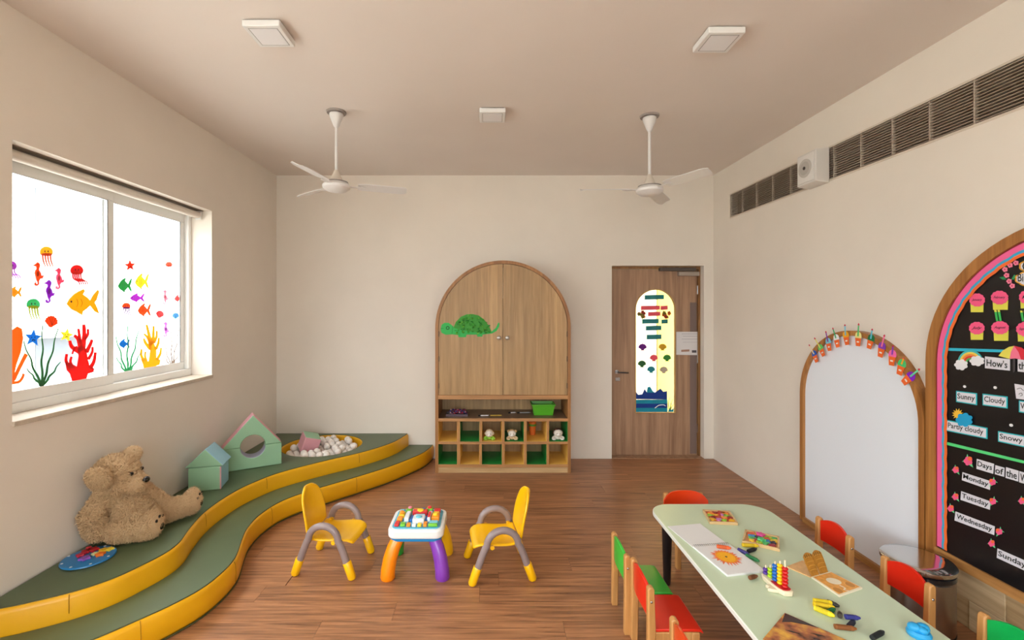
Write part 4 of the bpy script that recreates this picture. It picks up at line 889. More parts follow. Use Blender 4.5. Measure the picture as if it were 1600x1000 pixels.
tpoly('drawn_dot', circ(c.x, c.y, .005, .006, 10), ink, pg, zo + .0015)
def crayon(x, y, deg, ln, col, label, z=0.0, r_=.0085, cat='crayon'):
    d = Vector((math.cos(math.radians(deg)), math.sin(math.radians(deg)), 0)); c = Vector((x, y, TBL + r_ + .001 + z))
    P = [c - d * ln / 2, c + d * (ln / 2 - .012), c + d * (ln / 2 - .006), c + d * ln / 2]
    nm = 'crayon_%d_%d_%d' % col
    o = obj('crayon', TB(P, [r_, r_, r_ * .7, r_ * .45], 12), mat(nm, col, .5), None); tag(o, label, cat, 'crayons on the mint table')
    obj('paper_sleeve', TB([c - d * ln * .42, c + d * (ln / 2 - .02)], r_ * 1.05, 12), mat(nm + '_sleeve', tuple(int(v * .88) for v in col), .7), o); return o
crayon(1.135, 2.214, -18, .062, (232, 104, 50), 'orange crayon lying on the open sketchbook', .0095)
crayon(1.282, 2.25, -6, .075, (240, 200, 30), 'yellow crayon beside the far puzzle tray', .0)
crayon(1.268, 2.208, 25, .06, (34, 30, 36), 'black crayon beside the abacus and yellow crayon')
crayon(1.216, 2.188, -62, .055, (66, 56, 130), 'purple crayon beside the sketchbook edge'); crayon(1.228, 2.135, -60, .06, (30, 116, 62), 'green crayon touching the sketchbook edge')
crayon(1.145, 1.985, 20, .045, (120, 70, 36), 'brown crayon stub beside the toy abacus')
for a in ((1.322, 1.812, -15, .07, (246, 214, 24), 'yellow crayon at the back of the crayon heap', .0), (1.306, 1.79, -18, .07, (248, 206, 20), 'yellow crayon in the middle of the crayon heap', .0), (1.282, 1.754, -50, .065, (246, 220, 30), 'yellow crayon nearest the picture book', .0), (1.316, 1.764, 25, .045, (24, 110, 50), 'green crayon in the crayon heap', .0),
          (1.352, 1.803, -48, .04, (36, 34, 30), 'black crayon stub behind the crayon heap', .0), (1.332, 1.743, 55, .032, (70, 60, 50), 'dark brown crayon stub in front of the heap', .0), (1.353, 1.708, -8, .05, (54, 56, 140), 'blue crayon lying across a dark stick', .0105), (1.335, 1.69, 35, .055, (30, 34, 52), 'dark stick crayon under the blue crayon', .0), (1.295, 1.668, -10, .07, (146, 84, 34), 'long brown crayon near the picture book', .0), (1.382, 1.632, 25, .075, (28, 30, 32), 'black marker stub near the bottom edge', .0)):
    crayon(a[0], a[1], a[2], a[3], a[4], a[5], a[6], .0095 if 'yellow' in a[5] else .0085)
def puzzle(cs, label, colors, n):
    P = [Vector((x, y, TBL + .001)) for x, y in cs]; ctr = sum(P, Vector()) / 4
    e_ = empty('puzzle_tray', ctr); tag(e_, label, 'puzzle tray', 'wooden puzzle trays')
    obj('tray', PR([p + Vector((0, 0, .008)) for p in P], (0, 0, -.008)), wood('puzzle_wood', (226, 190, 140), (206, 166, 112), 'X', .8), e_, smooth=0)
    bm = bmesh.new()
    for i in range(4):
        a, b = P[i], P[(i + 1) % 4]; d = (b - a).normalized(); q = Vector((-d.y, d.x, 0))
        if (ctr - a).dot(q) < 0: q = -q
        F_ = [a, b, b + q * .008 - d * .0, a + q * .008]; prism(bm, [p + Vector((0, 0, .015)) for p in F_], [p + Vector((0, 0, .0075)) for p in F_])
    obj('tray_rim', bm, MATS['puzzle_wood'], e_, smooth=0)
    u_, v_ = P[1] - P[0], P[3] - P[0]
    obj('picture', PR([P[0] + u_ * a + v_ * b + Vector((0, 0, .0088)) for a, b in ((.07, .07), (.93, .07), (.93, .93), (.07, .93))], (0, 0, -.0008)), mat('puzzle_ground_%d' % n, colors[0], .5), e_, smooth=0)
    rn = random.Random(n); g = 4
    for i in range(g):
        for j in range(g):
            c_ = P[0] + u_ * (.16 + .68 * (i + .5 * rn.random()) / (g - .6)) + v_ * (.15 + .68 * (j + .5 * rn.random()) / (g - .6)); r_ = rn.uniform(.011, .018); a0 = rn.random() * 6; z_ = .0088
            pts = [c_ + Vector((r_ * (1 + .3 * math.sin(3 * t + a0)) * math.cos(t), r_ * .85 * (1 + .3 * math.sin(3 * t + a0)) * math.sin(t), z_ + .006)) for t in [2 * PI * q / 14 for q in range(14)]]
            obj('puzzle_piece', PR(pts, (0, 0, -.006)), mat('pz_%d_%d' % (n, (i * g + j) % (len(colors) - 1)), colors[1 + (i * g + j) % (len(colors) - 1)], .4), e_, smooth=0)
    return e_
puzzle([(1.2, 2.49), (1.345, 2.476), (1.378, 2.625), (1.232, 2.642)], 'wooden picture puzzle with red and yellow pieces at the far end', [(196, 80, 50), (240, 180, 40), (150, 40, 36), (150, 200, 60), (236, 140, 60), (200, 120, 180), (190, 60, 40)], 1)
p2 = puzzle([(1.262, 2.285), (1.398, 2.205), (1.472, 2.328), (1.342, 2.402)], 'wooden picture puzzle with many loose colourful pieces', [(214, 150, 90), (240, 200, 60), (90, 190, 110), (60, 140, 200), (220, 90, 60), (180, 200, 60), (160, 40, 60), (60, 60, 70)], 2)
for x, y, col, r_ in ((1.385, 2.34, (226, 80, 150), .022), (1.36, 2.29, (90, 200, 120), .02)):
    obj('loose_piece', PR([Vector((x + a, y + b, TBL + .024)) for a, b in star(0, 0, r_, x * 9, .6)], (0, 0, -.008)), mat('loose_%d' % col[0], col, .4), p2, smooth=0)
# bead abacus on a boat shaped base
ab = empty('bead_abacus', (1.2, 1.97, TBL)); tag(ab, 'wooden stacking abacus with coloured bead columns', 'abacus')
d = Vector((-.22, 1, 0)).normalized(); q = Vector((d.y, -d.x, 0)); o0 = Vector((1.218, 1.885, TBL + .001))
outl = [o0 + d * a + q * b for a, b in ((-.026, -.01), (-.018, -.026), (.006, -.032), (.035, -.03), (.065, -.026), (.095, -.02), (.114, -.009), (.114, .01), (.09, .02), (.05, .026), (.012, .026), (-.02, .02), (-.028, .005))]
obj('base', PR([p + Vector((0, 0, .02)) for p in outl], (0, 0, -.02)), mat('abacus_wood', (236, 220, 190), .5), ab, bevel=.004)
obj('base_paint', PR([p.lerp(o0 + d * .02, .22) + Vector((0, 0, .022)) for p in outl[:5] + outl[9:]], (0, 0, -.002)), mat('abacus_red', (196, 30, 40), .4), ab, smooth=0)
obj('fin', PR([o0 + d * a + q * b + Vector((0, 0, .014)) for a, b in ((.002, -.026), (.012, -.05), (.026, -.062), (.034, -.048), (.05, -.05), (.05, -.026))], (0, 0, -.014)), mat('abacus_wood', (236, 220, 190), .5), ab, bevel=.003)
for i, (n_, col) in enumerate(((6, (206, 24, 24)), (6, (250, 200, 20)), (5, (30, 100, 190)), (3, (170, 206, 40)), (2, (86, 50, 150)))):
    c = o0 + d * (.0 + .0245 * i) + q * (-.002)
    pole = obj('peg', TB([c + Vector((0, 0, .02)), c + Vector((0, 0, .034 + n_ * .0142 + (.016 if i == 0 else 0)))], .003, 8), mat('abacus_wood', (236, 220, 190), .5), ab)
    for k in range(n_):
        obj('bead', EL(c + Vector((0, 0, .029 + k * .0142)), (.0122, .0122, .0078), None, 2), mat('abacus_%d' % i, col, .25), pole, smooth=180)
# pop-up animal book
pb = empty('popup_book', (1.45, 1.96, TBL)); tag(pb, 'open board book with two brown animal feet standing up', 'book')
tan = mat('book_tan', (238, 190, 130), .5, var=.1, vscale=40); brn = mat('book_brown', (178, 120, 40), .5, var=.2, vscale=60); cream = mat('book_cream', (244, 232, 206), .5)
pgp = tsheet('page', [(1.398, 1.99), (1.51, 2.03), (1.555, 1.912), (1.418, 1.858)][::-1], .007, cream, pb); tsheet('page', [(1.345, 2.075), (1.452, 2.125), (1.506, 2.034), (1.396, 1.994)][::-1], .004, tan, pb)
tsheet('page_print', [(1.405, 1.986), (1.508, 2.022), (1.547, 1.916), (1.423, 1.867)][::-1], .0006, mat('book_orange', (240, 170, 80), .5, var=.18, vscale=50), pgp, .0072)
tpoly('belly', circ(1.468, 1.955, .028, .024), cream, pgp, .008); tpoly('paw', circ(1.438, 1.892, .016, .018, 14), mat('book_brown2', (206, 140, 60), .5), pgp, .008); tpoly('paw', circ(1.518, 1.93, .016, .018, 14), MATS['book_brown2'], pgp, .008); tpoly('tail', ribbon([(1.47, 1.925), (1.478, 1.905), (1.465, 1.895), (1.485, 1.885)], .005, .004), cream, pgp, .0085)
for k, (c0, s) in enumerate(((Vector((1.42, 2.0, TBL + .006)), -1), (Vector((1.474, 2.02, TBL + .006)), 1))):
    uu = Vector((.112, .04, 0)).normalized(); vv = (Vector((-.012, .035, .075))).normalized()
    P = [c0 + uu * a + vv * b for a, b in ((-.022, 0), (.022, 0), (.027, .03), (.028, .06), (.027, .078), (.02, .083), (.014, .086), (.007, .089), (0, .09), (-.007, .089), (-.014, .086), (-.02, .083), (-.027, .076), (-.028, .05))]
    nn = uu.cross(vv).normalized(); ft_ = obj('standing_foot', PR(P, nn * .003), brn, pb, smooth=0)
    fr_ = nn if nn.y < 0 else -nn
    for j in range(4):
        b = .018 + .016 * j; P = [c0 + uu * a + vv * (b + .006 * math.cos(a * 50)) + fr_ * .0038 for a in (-.02, -.01, 0, .01, .02)]
        obj('stripe', TB(P, .0016, 5), mat('stripe_dark', (206, 150, 60), .6), ft_)
    for j in range(4):
        a = -.018 + .012 * j; obj('toe_line', TB([c0 + uu * a + vv * .068 + fr_ * .0038, c0 + uu * a + vv * .083 + fr_ * .0038], .0012, 5), mat('line_dark', (70, 50, 20), .6), ft_)
# picture book
m_ = bpy.data.materials.new('picture_cover'); m_.use_nodes = True; nt = m_.node_tree; tcn = nt.nodes.new('ShaderNodeTexCoord'); nz = nt.nodes.new('ShaderNodeTexNoise'); nz.inputs['Scale'].default_value = 14; nz.inputs['Detail'].default_value = 3
crn = nt.nodes.new('ShaderNodeValToRGB'); crn.color_ramp.elements[0].position = .36; crn.color_ramp.elements[0].color = lin((60, 36, 34)); crn.color_ramp.elements[1].position = .66; crn.color_ramp.elements[1].color = lin((232, 176, 70)); e1 = crn.color_ramp.elements.new(.5); e1.color = lin((176, 104, 62))
nt.links.new(tcn.outputs['Object'], nz.inputs['Vector']); nt.links.new(nz.outputs['Fac'], crn.inputs['Fac']); nt.links.new(crn.outputs[0], nt.nodes['Principled BSDF'].inputs['Base Color']); nt.nodes['Principled BSDF'].inputs['Roughness'].default_value = .25
kb = empty('picture_book', (1.12, 1.6, TBL)); tag(kb, 'glossy brown and orange picture book at the near table edge', 'book')
cs = [(.962, 1.612), (1.10, 1.45), (1.272, 1.585), (1.13, 1.752)]
tsheet('pages', [(x * .985 + 1.116 * .015, y * .985 + 1.6 * .015) for x, y in cs], .006, paper, kb); tsheet('cover', cs, .0012, m_, kb, .006)
cvd = mat('cover_dark', (58, 40, 44), .25)
tpoly('cover_print', [(1.128, 1.748), (1.085, 1.70), (1.12, 1.70), (1.165, 1.685), (1.20, 1.668)], cvd, kb, .0073)  # dark print at the top of the cover picture
for x, y in ((1.09, 1.648), (1.17, 1.632)): tpoly('cover_mark', [(x - .02, y + .01), (x, y + .004), (x + .018, y - .008), (x, y - .004)], ink, kb, .0076)
lb2 = empty('blue_toy', (1.535, 1.64, TBL)); tag(lb2, 'bright blue lumpy toy piece at the near end of the mint table', 'toy')
cyan = mat('toy_cyan', (40, 160, 220), .35)
obj('toy_base', LA([(0, 0), (.034, 0), (.036, .01), (.03, .02), (0, .022)], (1.535, 1.64, TBL + .001), 20), cyan, lb2)
for a, b, r_ in ((-.014, .004, .02), (.014, .0, .02), (.0, -.014, .016)): obj('toy_knob', EL((1.535 + a, 1.64 + b, TBL + .028), (r_, r_, r_ * .8), None, 2), cyan, lb2, smooth=180)
# ------------------------------------------------------------------ steel bin
tb_ = empty('pedal_bin', (2.145, 2.3, 0)); tag(tb_, 'round brushed steel pedal bin with black collar under the black board', 'bin')
obj('bin_body', LA([(0, .02), (.135, .02), (.138, .03), (.138, .275), (.134, .28), (0, .28)], (2.145, 2.3, 0), 40), mat('bin_steel', (168, 160, 154), .3, 1.0), tb_)
obj('bin_foot', LA([(0, 0), (.138, 0), (.14, .02), (0, .02)], (2.145, 2.3, 0), 40), M_black, tb_)
obj('collar', LA([(0, .28), (.137, .28), (.141, .285), (.14, .305), (.132, .312), (0, .312)], (2.145, 2.3, 0), 40), mat('collar_black', (24, 24, 30), .15), tb_)
obj('lid', LA([(0, .315), (.143, .315), (.146, .32), (.146, .335), (.138, .343), (.1, .347), (0, .349)], (2.145, 2.3, 0), 48), mat('lid_chrome', (210, 208, 206), .12, 1.0), tb_, smooth=40)
obj('pedal', B(2.11, 2.18, 2.115, 2.17, .012, .024), M_steel, tb_, bevel=.003)
# ------------------------------------------------------------------ arched boards on the right wall
def arch_y(yc, r, zs, z0, x, n=40):
    """from far foot over the top to near foot"""
    return [Vector((x, yc + r, z0))] + [Vector((x, yc + r * math.cos(PI * k / n), zs + r * math.sin(PI * k / n))) for k in range(n + 1)] + [Vector((x, yc - r, z0))]
def ringmesh(a, b, dx):
    bm = bmesh.new(); L_ = [[bm.verts.new(p + Vector((d, 0, 0))) for p in P] for d in (0, dx) for P in (a, b)]; of, if_, ob, ib = L_
    for i in range(len(a) - 1):
        bm.faces.new((of[i], of[i + 1], if_[i + 1], if_[i])); bm.faces.new((ob[i], ib[i], ib[i + 1], ob[i + 1])); bm.faces.new((of[i], ob[i], ob[i + 1], of[i + 1])); bm.faces.new((if_[i], if_[i + 1], ib[i + 1], ib[i]))
    for i in (0, -1): bm.faces.new((of[i], if_[i], ib[i], ob[i]))
    return bm
wb = empty('arched_whiteboard', (XR - .03, 2.972, 0)); tag(wb, 'white arched writing board in a thin wooden frame', 'whiteboard')
yc, R_, zs_ = 2.972, .493, .952; xf = XR - .05; fw = .032
obj('frame', ringmesh(arch_y(yc, R_, zs_, .012, xf), arch_y(yc, R_ - fw, zs_, .012, xf), .049), M_honey, wb, smooth=30)
obj('bottom_rail', B(xf, XR - .001, yc - R_ + fw, yc + R_ - fw, .0, .036), wood('rail_wood', (200, 146, 86), (164, 112, 60), 'Y', .8), wb, smooth=0)
obj('writing_panel', PR(arch_y(yc, R_ - fw, zs_, .036, XR - .03), (.028, 0, 0)), mat('whiteboard_white', (240, 244, 252), .25), wb, smooth=0)
# paper pots along its arch
PW_ = Plane('X-', xf)
pots = [((220, 500), (200, 440), (155, 362), (30, 90, 190), (244, 226, 190), 'blue with a cream candle'), ((285, 440), (258, 375), (208, 295), (110, 210, 110), (236, 226, 120), 'lime with a yellow candle'), ((350, 385), (338, 315), (320, 230), (130, 206, 226), (150, 60, 170), 'pale blue with a violet candle'), ((430, 350), (415, 275), (388, 198), (236, 238, 240), (70, 180, 110), 'white with a green candle'),
        ((522, 325), (511, 255), (508, 165), (246, 174, 30), (110, 196, 226), 'amber with a light blue candle'), ((635, 335), (637, 262), (644, 155), (240, 230, 150), (80, 190, 110), 'cream with a green candle'), ((750, 360), (765, 290), (777, 208), (20, 120, 66), (100, 196, 222), 'dark green with a light blue candle'), ((858, 440), (873, 355), (898, 265), (140, 60, 190), (250, 120, 160), 'purple with a pink candle'),
        ((965, 520), (972, 440), (980, 370), (250, 110, 176), (140, 60, 190), 'pink with a purple candle'), ((1048, 612), (1065, 545), (1088, 490), (70, 206, 120), (250, 170, 40), 'mint with an orange candle'), ((1108, 712), (1162, 665), (1245, 600), (140, 20, 200), (110, 220, 170), 'violet with a mint candle')]
z3 = zm(1240, 480, 6.25)
def W4(p): return PW_.at(*z3(*p))
fl_pot = mat('pot_orange', (246, 108, 40), .6); flame = mat('flame_red', (206, 40, 70), .6); whp = mat('label_white', (244, 236, 226), .7)
for k, (p, dm, tip, cd, cc, lab) in enumerate(pots):
    a, b, t = W4(p), W4(dm), W4(tip); vv = (b - a).normalized(); nn = Vector((-1, 0, 0)); uu = vv.cross(nn).normalized(); s = .95 + .06 * (k / 10)
    e_ = empty('paper_cupcake', a); tag(e_, 'paper cupcake %s on the whiteboard arch' % lab, 'paper cupcake', 'paper cupcakes along the whiteboard arch')
    def pl_(pts, base, off): return [base + uu * x * s + vv * y * s + nn * (off) for x, y in pts]
    def sh(nm, pts, base, off, m2, th=.0015): return obj(nm, PR(pl_(pts, base, off + th), -nn * th), m2, e_, smooth=0)
    sh('pot', [(-.016, -.03), (.016, -.03), (.023, .022), (-.023, .022)], a, .003, fl_pot); sh('pot_band', [(-.009, -.007), (.009, -.007), (.009, .002), (-.009, .002)], a, .0046, whp, .0005)
    base = a + vv * .022 * s
    sh('icing', [(-.024, 0), (.024, 0), (.026, .012), (.022, .028), (.012, .038), (0, .041), (-.012, .038), (-.022, .028), (-.026, .012)], base, .002, mat('icing_%d' % k, cd, .6), .0015)
    ln = max(.045, (t - base).length * .98); c0 = base + vv * .012
    dirn = (t - c0).normalized(); qq = dirn.cross(nn).normalized(); L4 = (t - c0).length
    P = [c0 + qq * .0045, c0 - qq * .0045, c0 + dirn * L4 * .82 - qq * .0045, c0 + dirn * L4 * .82 + qq * .0045]
    obj('candle', PR([p_ + nn * .006 for p_ in P], -nn * .0015), mat('candle_%d' % k, cc, .6), e_, smooth=0)
    P = [c0 + dirn * (L4 * .82) + qq * .005, c0 + dirn * (L4 * .82) - qq * .005, c0 + dirn * (L4 * .9) - qq * .006, c0 + dirn * L4, c0 + dirn * (L4 * .9) + qq * .006]
    obj('flame', PR([p_ + nn * .006 for p_ in P], -nn * .0015), flame, e_, smooth=0)
# black notice board
nbd = empty('arched_notice_board', (XR - .03, 1.795, .3)); tag(nbd, 'black arched notice board in a wooden frame with calendar cards', 'notice board')
yc, R_, zs_, zb = 1.795, .675, 1.30, .325; xf2 = XR - .05; fw = .05
obj('frame', ringmesh(arch_y(yc, R_, zs_, .0, xf2), arch_y(yc, R_ - fw, zs_, .0, xf2), .049), M_honey, nbd, smooth=30)
obj('bottom_rail', B(xf2, XR - .001, yc - R_ + fw, yc + R_ - fw, zb - .035, zb + .012), MATS['rail_wood'], nbd, smooth=0)
m_bb = mat('board_black', (20, 19, 22), .3, bump=.12, bscale=14)
XB = XR - .04
obj('board_panel', PR(arch_y(yc, R_ - fw, zs_, zb + .012, XB), (.038, 0, 0)), m_bb, nbd, smooth=0)
M_pale = wood('pale_panel', (226, 202, 164), (196, 168, 128), 'Y', .7, .5)
pn = struct('trim_3', B(XR - .004, XR - .001, yc - R_ + fw, yc + R_ - fw, .0, zb - .036), M_pale, 'pale wood panelling below the black notice board', 'panelling', smooth=0)
yy = yc + R_ - fw; r = 0
for j, (za, zb_) in enumerate(((0.003, .145), (.147, zb - .037))):
    y = yc + R_ - fw - .002; k = 0
    while y > yc - R_ + fw + .02:
        w = (.14, .3, .34)[(k + j) % 3]; y2 = max(y - w, yc - R_ + fw + .002)
        obj('panel_board', B(XR - .014 - .004 * ((k + j) % 2), XR - .004, y2 + .001, y - .001, za, zb_), M_pale if (k + j) % 2 else wood('pale_panel_dark', (208, 178, 136), (176, 146, 106), 'Y', .7, .5), pn, bevel=.0015); y = y2; k += 1
# borders
def band(r0, r1, name, m2, off, label, wav=0):
    n = 150; A_ = []; B_ = []
    zl = zb + .02; Ltot = 2 * (zs_ - zl) + PI * r0
    for i in range(n + 1):
        s = Ltot * i / n; h1 = zs_ - zl
        if s < h1: a_, z_, dy = 0, zl + s, None; pt = lambda r: Vector((XB - off, yc + r, zl + s))
        elif s < h1 + PI * r0: th = (s - h1) / r0; pt = lambda r, th=th: Vector((XB - off, yc + r * math.cos(th), zs_ + r * math.sin(th)))
        else: pt = lambda r: Vector((XB - off, yc - r, zs_ - (s - h1 - PI * r0)))
        w = wav * math.sin(i * PI * .66) if wav else 0
        A_.append(pt(r0 + (w if wav else 0))); B_.append(pt(r1 + w))
    o = obj(name, ringmesh(A_, B_, .0012), m2, None, smooth=0); tag(o, label, 'paper border', 'paper borders on the black board')
ri = R_ - fw
o = ringmesh(arch_y(yc, ri - .0005, zs_, zb + .013, XB - .001), arch_y(yc, ri - .008, zs_, zb + .013, XB - .001), .0008); tag(obj('paper_border', o, mat('frame_shade_maroon', (140, 34, 44), .6), None, smooth=0), 'maroon strip coloured as the shadow of the wooden frame inside the black board', 'paper border', 'paper borders on the black board')  # shadow of the frame's inner side, painted as a maroon strip
band(ri - .007, ri - .036, 'paper_border', mat('border_pink', (250, 104, 160), .6), .0024, 'wide pink paper border inside the black board frame')
band(ri - .034, ri - .047, 'paper_border', mat('border_blue', (60, 172, 210), .6), .004, 'wavy blue paper border on the black board', .002)
band(ri - .047, ri - .061, 'paper_border', mat('border_orange', (246, 112, 44), .6), .0056, 'wavy orange paper border on the black board', .002)
# cards
PBd = Plane('X-', XB); q4, q5, q6 = zm(1440, 340, 4.545), zm(1440, 520, 5.0), zm(1420, 680, 3.844); U_ = Vector((0, -1, 0)); Z_ = Vector((0, 0, 1)); NX = Vector((-1, 0, 0))
def card(name, qm, pts, m2, s, label, cat, grp=None, txt=ink, border=None, mg=(.84, .62), shear=0):
    P = [PBd.at(*qm(*p)) for p in pts]; e_ = obj(name, PR([p + NX * .0032 for p in P], -NX * .0015), border or m2, None, smooth=0); tag(e_, label, cat, grp)
    c = sum(P, Vector()) / 4; u_ = ((P[1] - P[0]) + (P[2] - P[3])) / 2; v_ = ((P[0] - P[3]) + (P[1] - P[2])) / 2
    if border: obj('card_face', PR([c + (p - c) * 1.0 + (-u_.normalized() if i in (1, 2) else u_.normalized()) * .005 + (-v_.normalized() if i < 2 else v_.normalized()) * .005 + NX * .0042 for i, p in enumerate(P)], -NX * .001), m2, e_, smooth=0)
    if s: text(s, txt, e_, c, u_, v_, u_.length * mg[0], v_.length * mg[1], NX, off=.0046, shear=shear)
    return e_
cw = mat('card_white', (226, 222, 230), .6); ct = mat('card_teal', (44, 190, 200), .6); cp_ = mat('cup_pink', (250, 92, 140), .6); cy_ = mat('cup_yellow', (226, 220, 80), .6)
for mon, cx, cy, rx, ry, x0, x1, yb in (('January', 400, 585, 57, 48, 350, 443, 672), ('February', 560, 568, 63, 50, 508, 617, 655), ('March', 765, 565, 68, 54, 705, 830, 645), ('July', 398, 785, 57, 46, 350, 441, 868), ('August', 563, 782, 64, 48, 515, 620, 875), ('September', 748, 792, 72, 54, 685, 815, 880)):
    c0 = PBd.at(*q4(cx, yb)); e_ = empty('month_card', c0); tag(e_, 'pink and yellow cupcake card reading %s on the black board' % mon, 'month card', 'month cards on the black board')
    flat('cup', [(x0, cy + 20), (x1, cy + 20), (x1 - 3, yb), (x0 + 3, yb)], PBd, q4, cy_, e_, .001); flat('icing', scal(cx, cy, rx, ry, 12), PBd, q4, cp_, e_, .003)
    P0, P1 = PBd.at(*q4(cx - rx * .66, cy)), PBd.at(*q4(cx + rx * .66, cy)); text(mon, ink, e_, (P0 + P1) / 2, P1 - P0, Z_, (P1 - P0).length, .014 if mon != 'July' else .016, NX, off=.0048, shear=.4)
for lab, L_ in (('green paper candles standing on the August cupcake card', [(528, 735, 656), (552, 735, 656)]), ('green paper candles standing on the September cupcake card', [(712, 735, 660), (738, 735, 660)])):
    e_ = empty('paper_candles', PBd.at(*q4(L_[0][0] + 20, 735))); tag(e_, lab, 'paper candles', 'paper candles on the black board')
    for x, yb, yt in L_: flat('candle', [(x + 8, yb), (x + 22, yb), (x + 12, yt + 14), (x - 4, yt + 14)], PBd, q4, mat('candle_green', (60, 190, 90), .6), e_, .003); flat('candle_tip', [(x - 4, yt + 14), (x + 12, yt + 14), (x + 8, yt), (x - 6, yt)], PBd, q4, cy_, e_, .003)
fw_ = empty('flower_wreath', PBd.at(*q4(650, 485))); tag(fw_, 'curved string of pink paper flowers beside the board title', 'paper flowers')
for k, (x, y) in enumerate(((676, 322), (634, 338), (598, 368), (610, 410), (628, 452), (650, 485))):
    f_ = flat('flower', scal(x, y, 20, 19, 5, .25), PBd, q4, mat('flower_pink', (246, 130, 160), .6), fw_, .003); flat('flower_centre', circ(x, y, 5, 5, 10), PBd, q4, mat('flower_core', (200, 40, 90), .6), f_, .0048, .0006)
for P in ([(560, 330), (596, 332), (608, 350), (580, 352)], [(556, 425), (590, 418), (604, 440), (580, 440)], [(640, 440), (662, 405), (672, 410), (660, 440)]): flat('leaf', P, PBd, q4, mat('leaf_green', (40, 150, 90), .6), fw_, .0015)
tt = empty('board_title', PBd.at(*q4(760, 430))); tag(tt, 'gold edged title bubble reading Our Birthdays on the black board', 'title card')
gold = mat('title_gold', (226, 160, 40), .6)
flat('bubble', scal(800, 435, 138, 60, 10, .06), PBd, q4, gold, tt, .001); flat('bubble_face', scal(800, 435, 124, 50, 10, .06), PBd, q4, cw, tt, .0028, .001)
flat('bubble', scal(800, 345, 108, 52, 8, .06), PBd, q4, gold, tt, .001); flat('bubble_face', scal(800, 345, 94, 42, 8, .06), PBd, q4, cw, tt, .0028, .001)
for s, x0, x1, y, h in (('Our', 722, 872, 345, .042), ('Birthdays', 690, 912, 435, .046)):
    P0, P1 = PBd.at(*q4(x0, y)), PBd.at(*q4(x1, y)); text(s, ink, tt, (P0 + P1) / 2, P1 - P0, Z_, (P1 - P0).length, h, NX, off=.0046)
tag(flat('paper_line', [(178, 925), (740, 942), (740, 962), (178, 945)], PBd, q4, mat('line_cyan', (44, 186, 214), .6), None, .001), 'cyan paper strip dividing the months from the weather', 'paper strip')
tag(flat('paper_line', [(190, 850), (840, 1008), (840, 1030), (184, 872)], PBd, q5, mat('line_green', (90, 220, 130), .6), None, .001), 'green paper strip dividing the weather from the days', 'paper strip')
# rainbow with clouds
rbw = empty('paper_rainbow', PBd.at(*q5(380, 290))); tag(rbw, 'paper rainbow with two white clouds on the black board', 'paper rainbow')
for k, col in enumerate(((70, 190, 190), (240, 210, 80), (240, 140, 60), (222, 60, 40), (90, 180, 90))):
    r0 = 100 - k * 15; flat('arc', circ(385, 235, r0, r0, 18, PI, 2 * PI) + circ(385, 235, r0 - 15, r0 - 15, 18, PI, 2 * PI)[::-1], PBd, q5, mat('rainbow_%d' % k, col, .6), rbw, .0015)
for x, y, rx, ry in ((315, 250, 54, 44), (440, 220, 60, 42)): flat('cloud', scal(x, y, rx, ry, 7, .2), PBd, q5, mat('cloud_white', (236, 234, 238), .6), rbw, .0032)
umb = empty('paper_umbrella', PBd.at(*q5(730, 310))); tag(umb, 'paper umbrella in yellow, pink and red on the black board', 'paper umbrella')
for P, col in (([(608, 180), (640, 140), (690, 110), (730, 102), (705, 150), (695, 204), (650, 192)], (232, 220, 90)), ([(695, 204), (705, 150), (730, 102), (765, 150), (785, 210), (740, 200)], (244, 120, 150)), ([(785, 210), (765, 150), (730, 102), (790, 116), (840, 160), (860, 215), (820, 205)], (220, 40, 60))): flat('gore', P, PBd, q5, mat('gore_%d' % col[1], col, .6), umb, .003)
flat('handle', [(722, 204), (738, 204), (738, 300), (722, 310)], PBd, q5, mat('umbrella_grey', (70, 66, 70), .5), umb, .003)
wg = 'weather cards on the black board'
card('word_card', q5, [(500, 184), (694, 206), (694, 296), (500, 276)], cw, "How's", "white card reading How's beside the rainbow", 'word card')
card('word_card', q5, [(756, 206), (860, 218), (860, 314), (756, 302)], cw, 'the', 'white card reading the beside the umbrella', 'word card')
for s, P in (('Sunny', [(274, 453), (437, 472), (437, 566), (274, 540)]), ('Cloudy', [(481, 475), (676, 498), (676, 592), (481, 566)]), ('Partly cloudy', [(190, 678), (518, 742), (518, 830), (188, 764)]), ('Snowy', [(602, 768), (815, 806), (815, 896), (602, 850)]), ('Windy', [(765, 528), (950, 552), (950, 650), (765, 620)])):
    card('weather_card', q5, P, cw, s, 'teal edged white card reading %s' % s, 'weather card', wg, border=ct)
sun = empty('sun_cloud', PBd.at(*q5(330, 735))); tag(sun, 'paper sun behind a blue cloud above the Partly cloudy card', 'paper cloud')
flat('sun_rays', [(290 + (46 if k % 2 else 26) * math.cos(2 * PI * k / 24), 636 + (46 if k % 2 else 26) * math.sin(2 * PI * k / 24)) for k in range(24)], PBd, q5, mat('sun_yellow', (250, 196, 60), .6), sun, .0045); flat('cloud', scal(345, 680, 68, 56, 7, .22), PBd, q5, mat('cloud_blue', (20, 160, 210), .6), sun, .0065)
wc = flat('wind_card', [(730, 398), (860, 420), (860, 530), (744, 514)], PBd, q5, cw, None, .0015); tag(wc, 'white card with curly wind lines on the black board', 'wind card')
for P in ([(750, 440), (780, 432), (800, 450), (830, 440)], [(765, 480), (785, 470), (792, 488), (775, 494)]): flat('swirl', ribbon(P, 4, 3), PBd, q5, ink, wc, .0032, .0004)
for lab, x, y in (('white pin dot above the Sunny card', 340, 420), ('white pin dot above the Cloudy card', 579, 428), ('white pin dot above the Snowy card', 704, 722)):
    c = PBd.at(*q5(x, y)); o = obj('pin_dot', disc_x(XB - .004, XB - .001, c.y, c.z, .0065, 14), mat('pin_white', (236, 234, 236), .5), None, smooth=0); tag(o, lab, 'pin', 'pin dots on the black board')
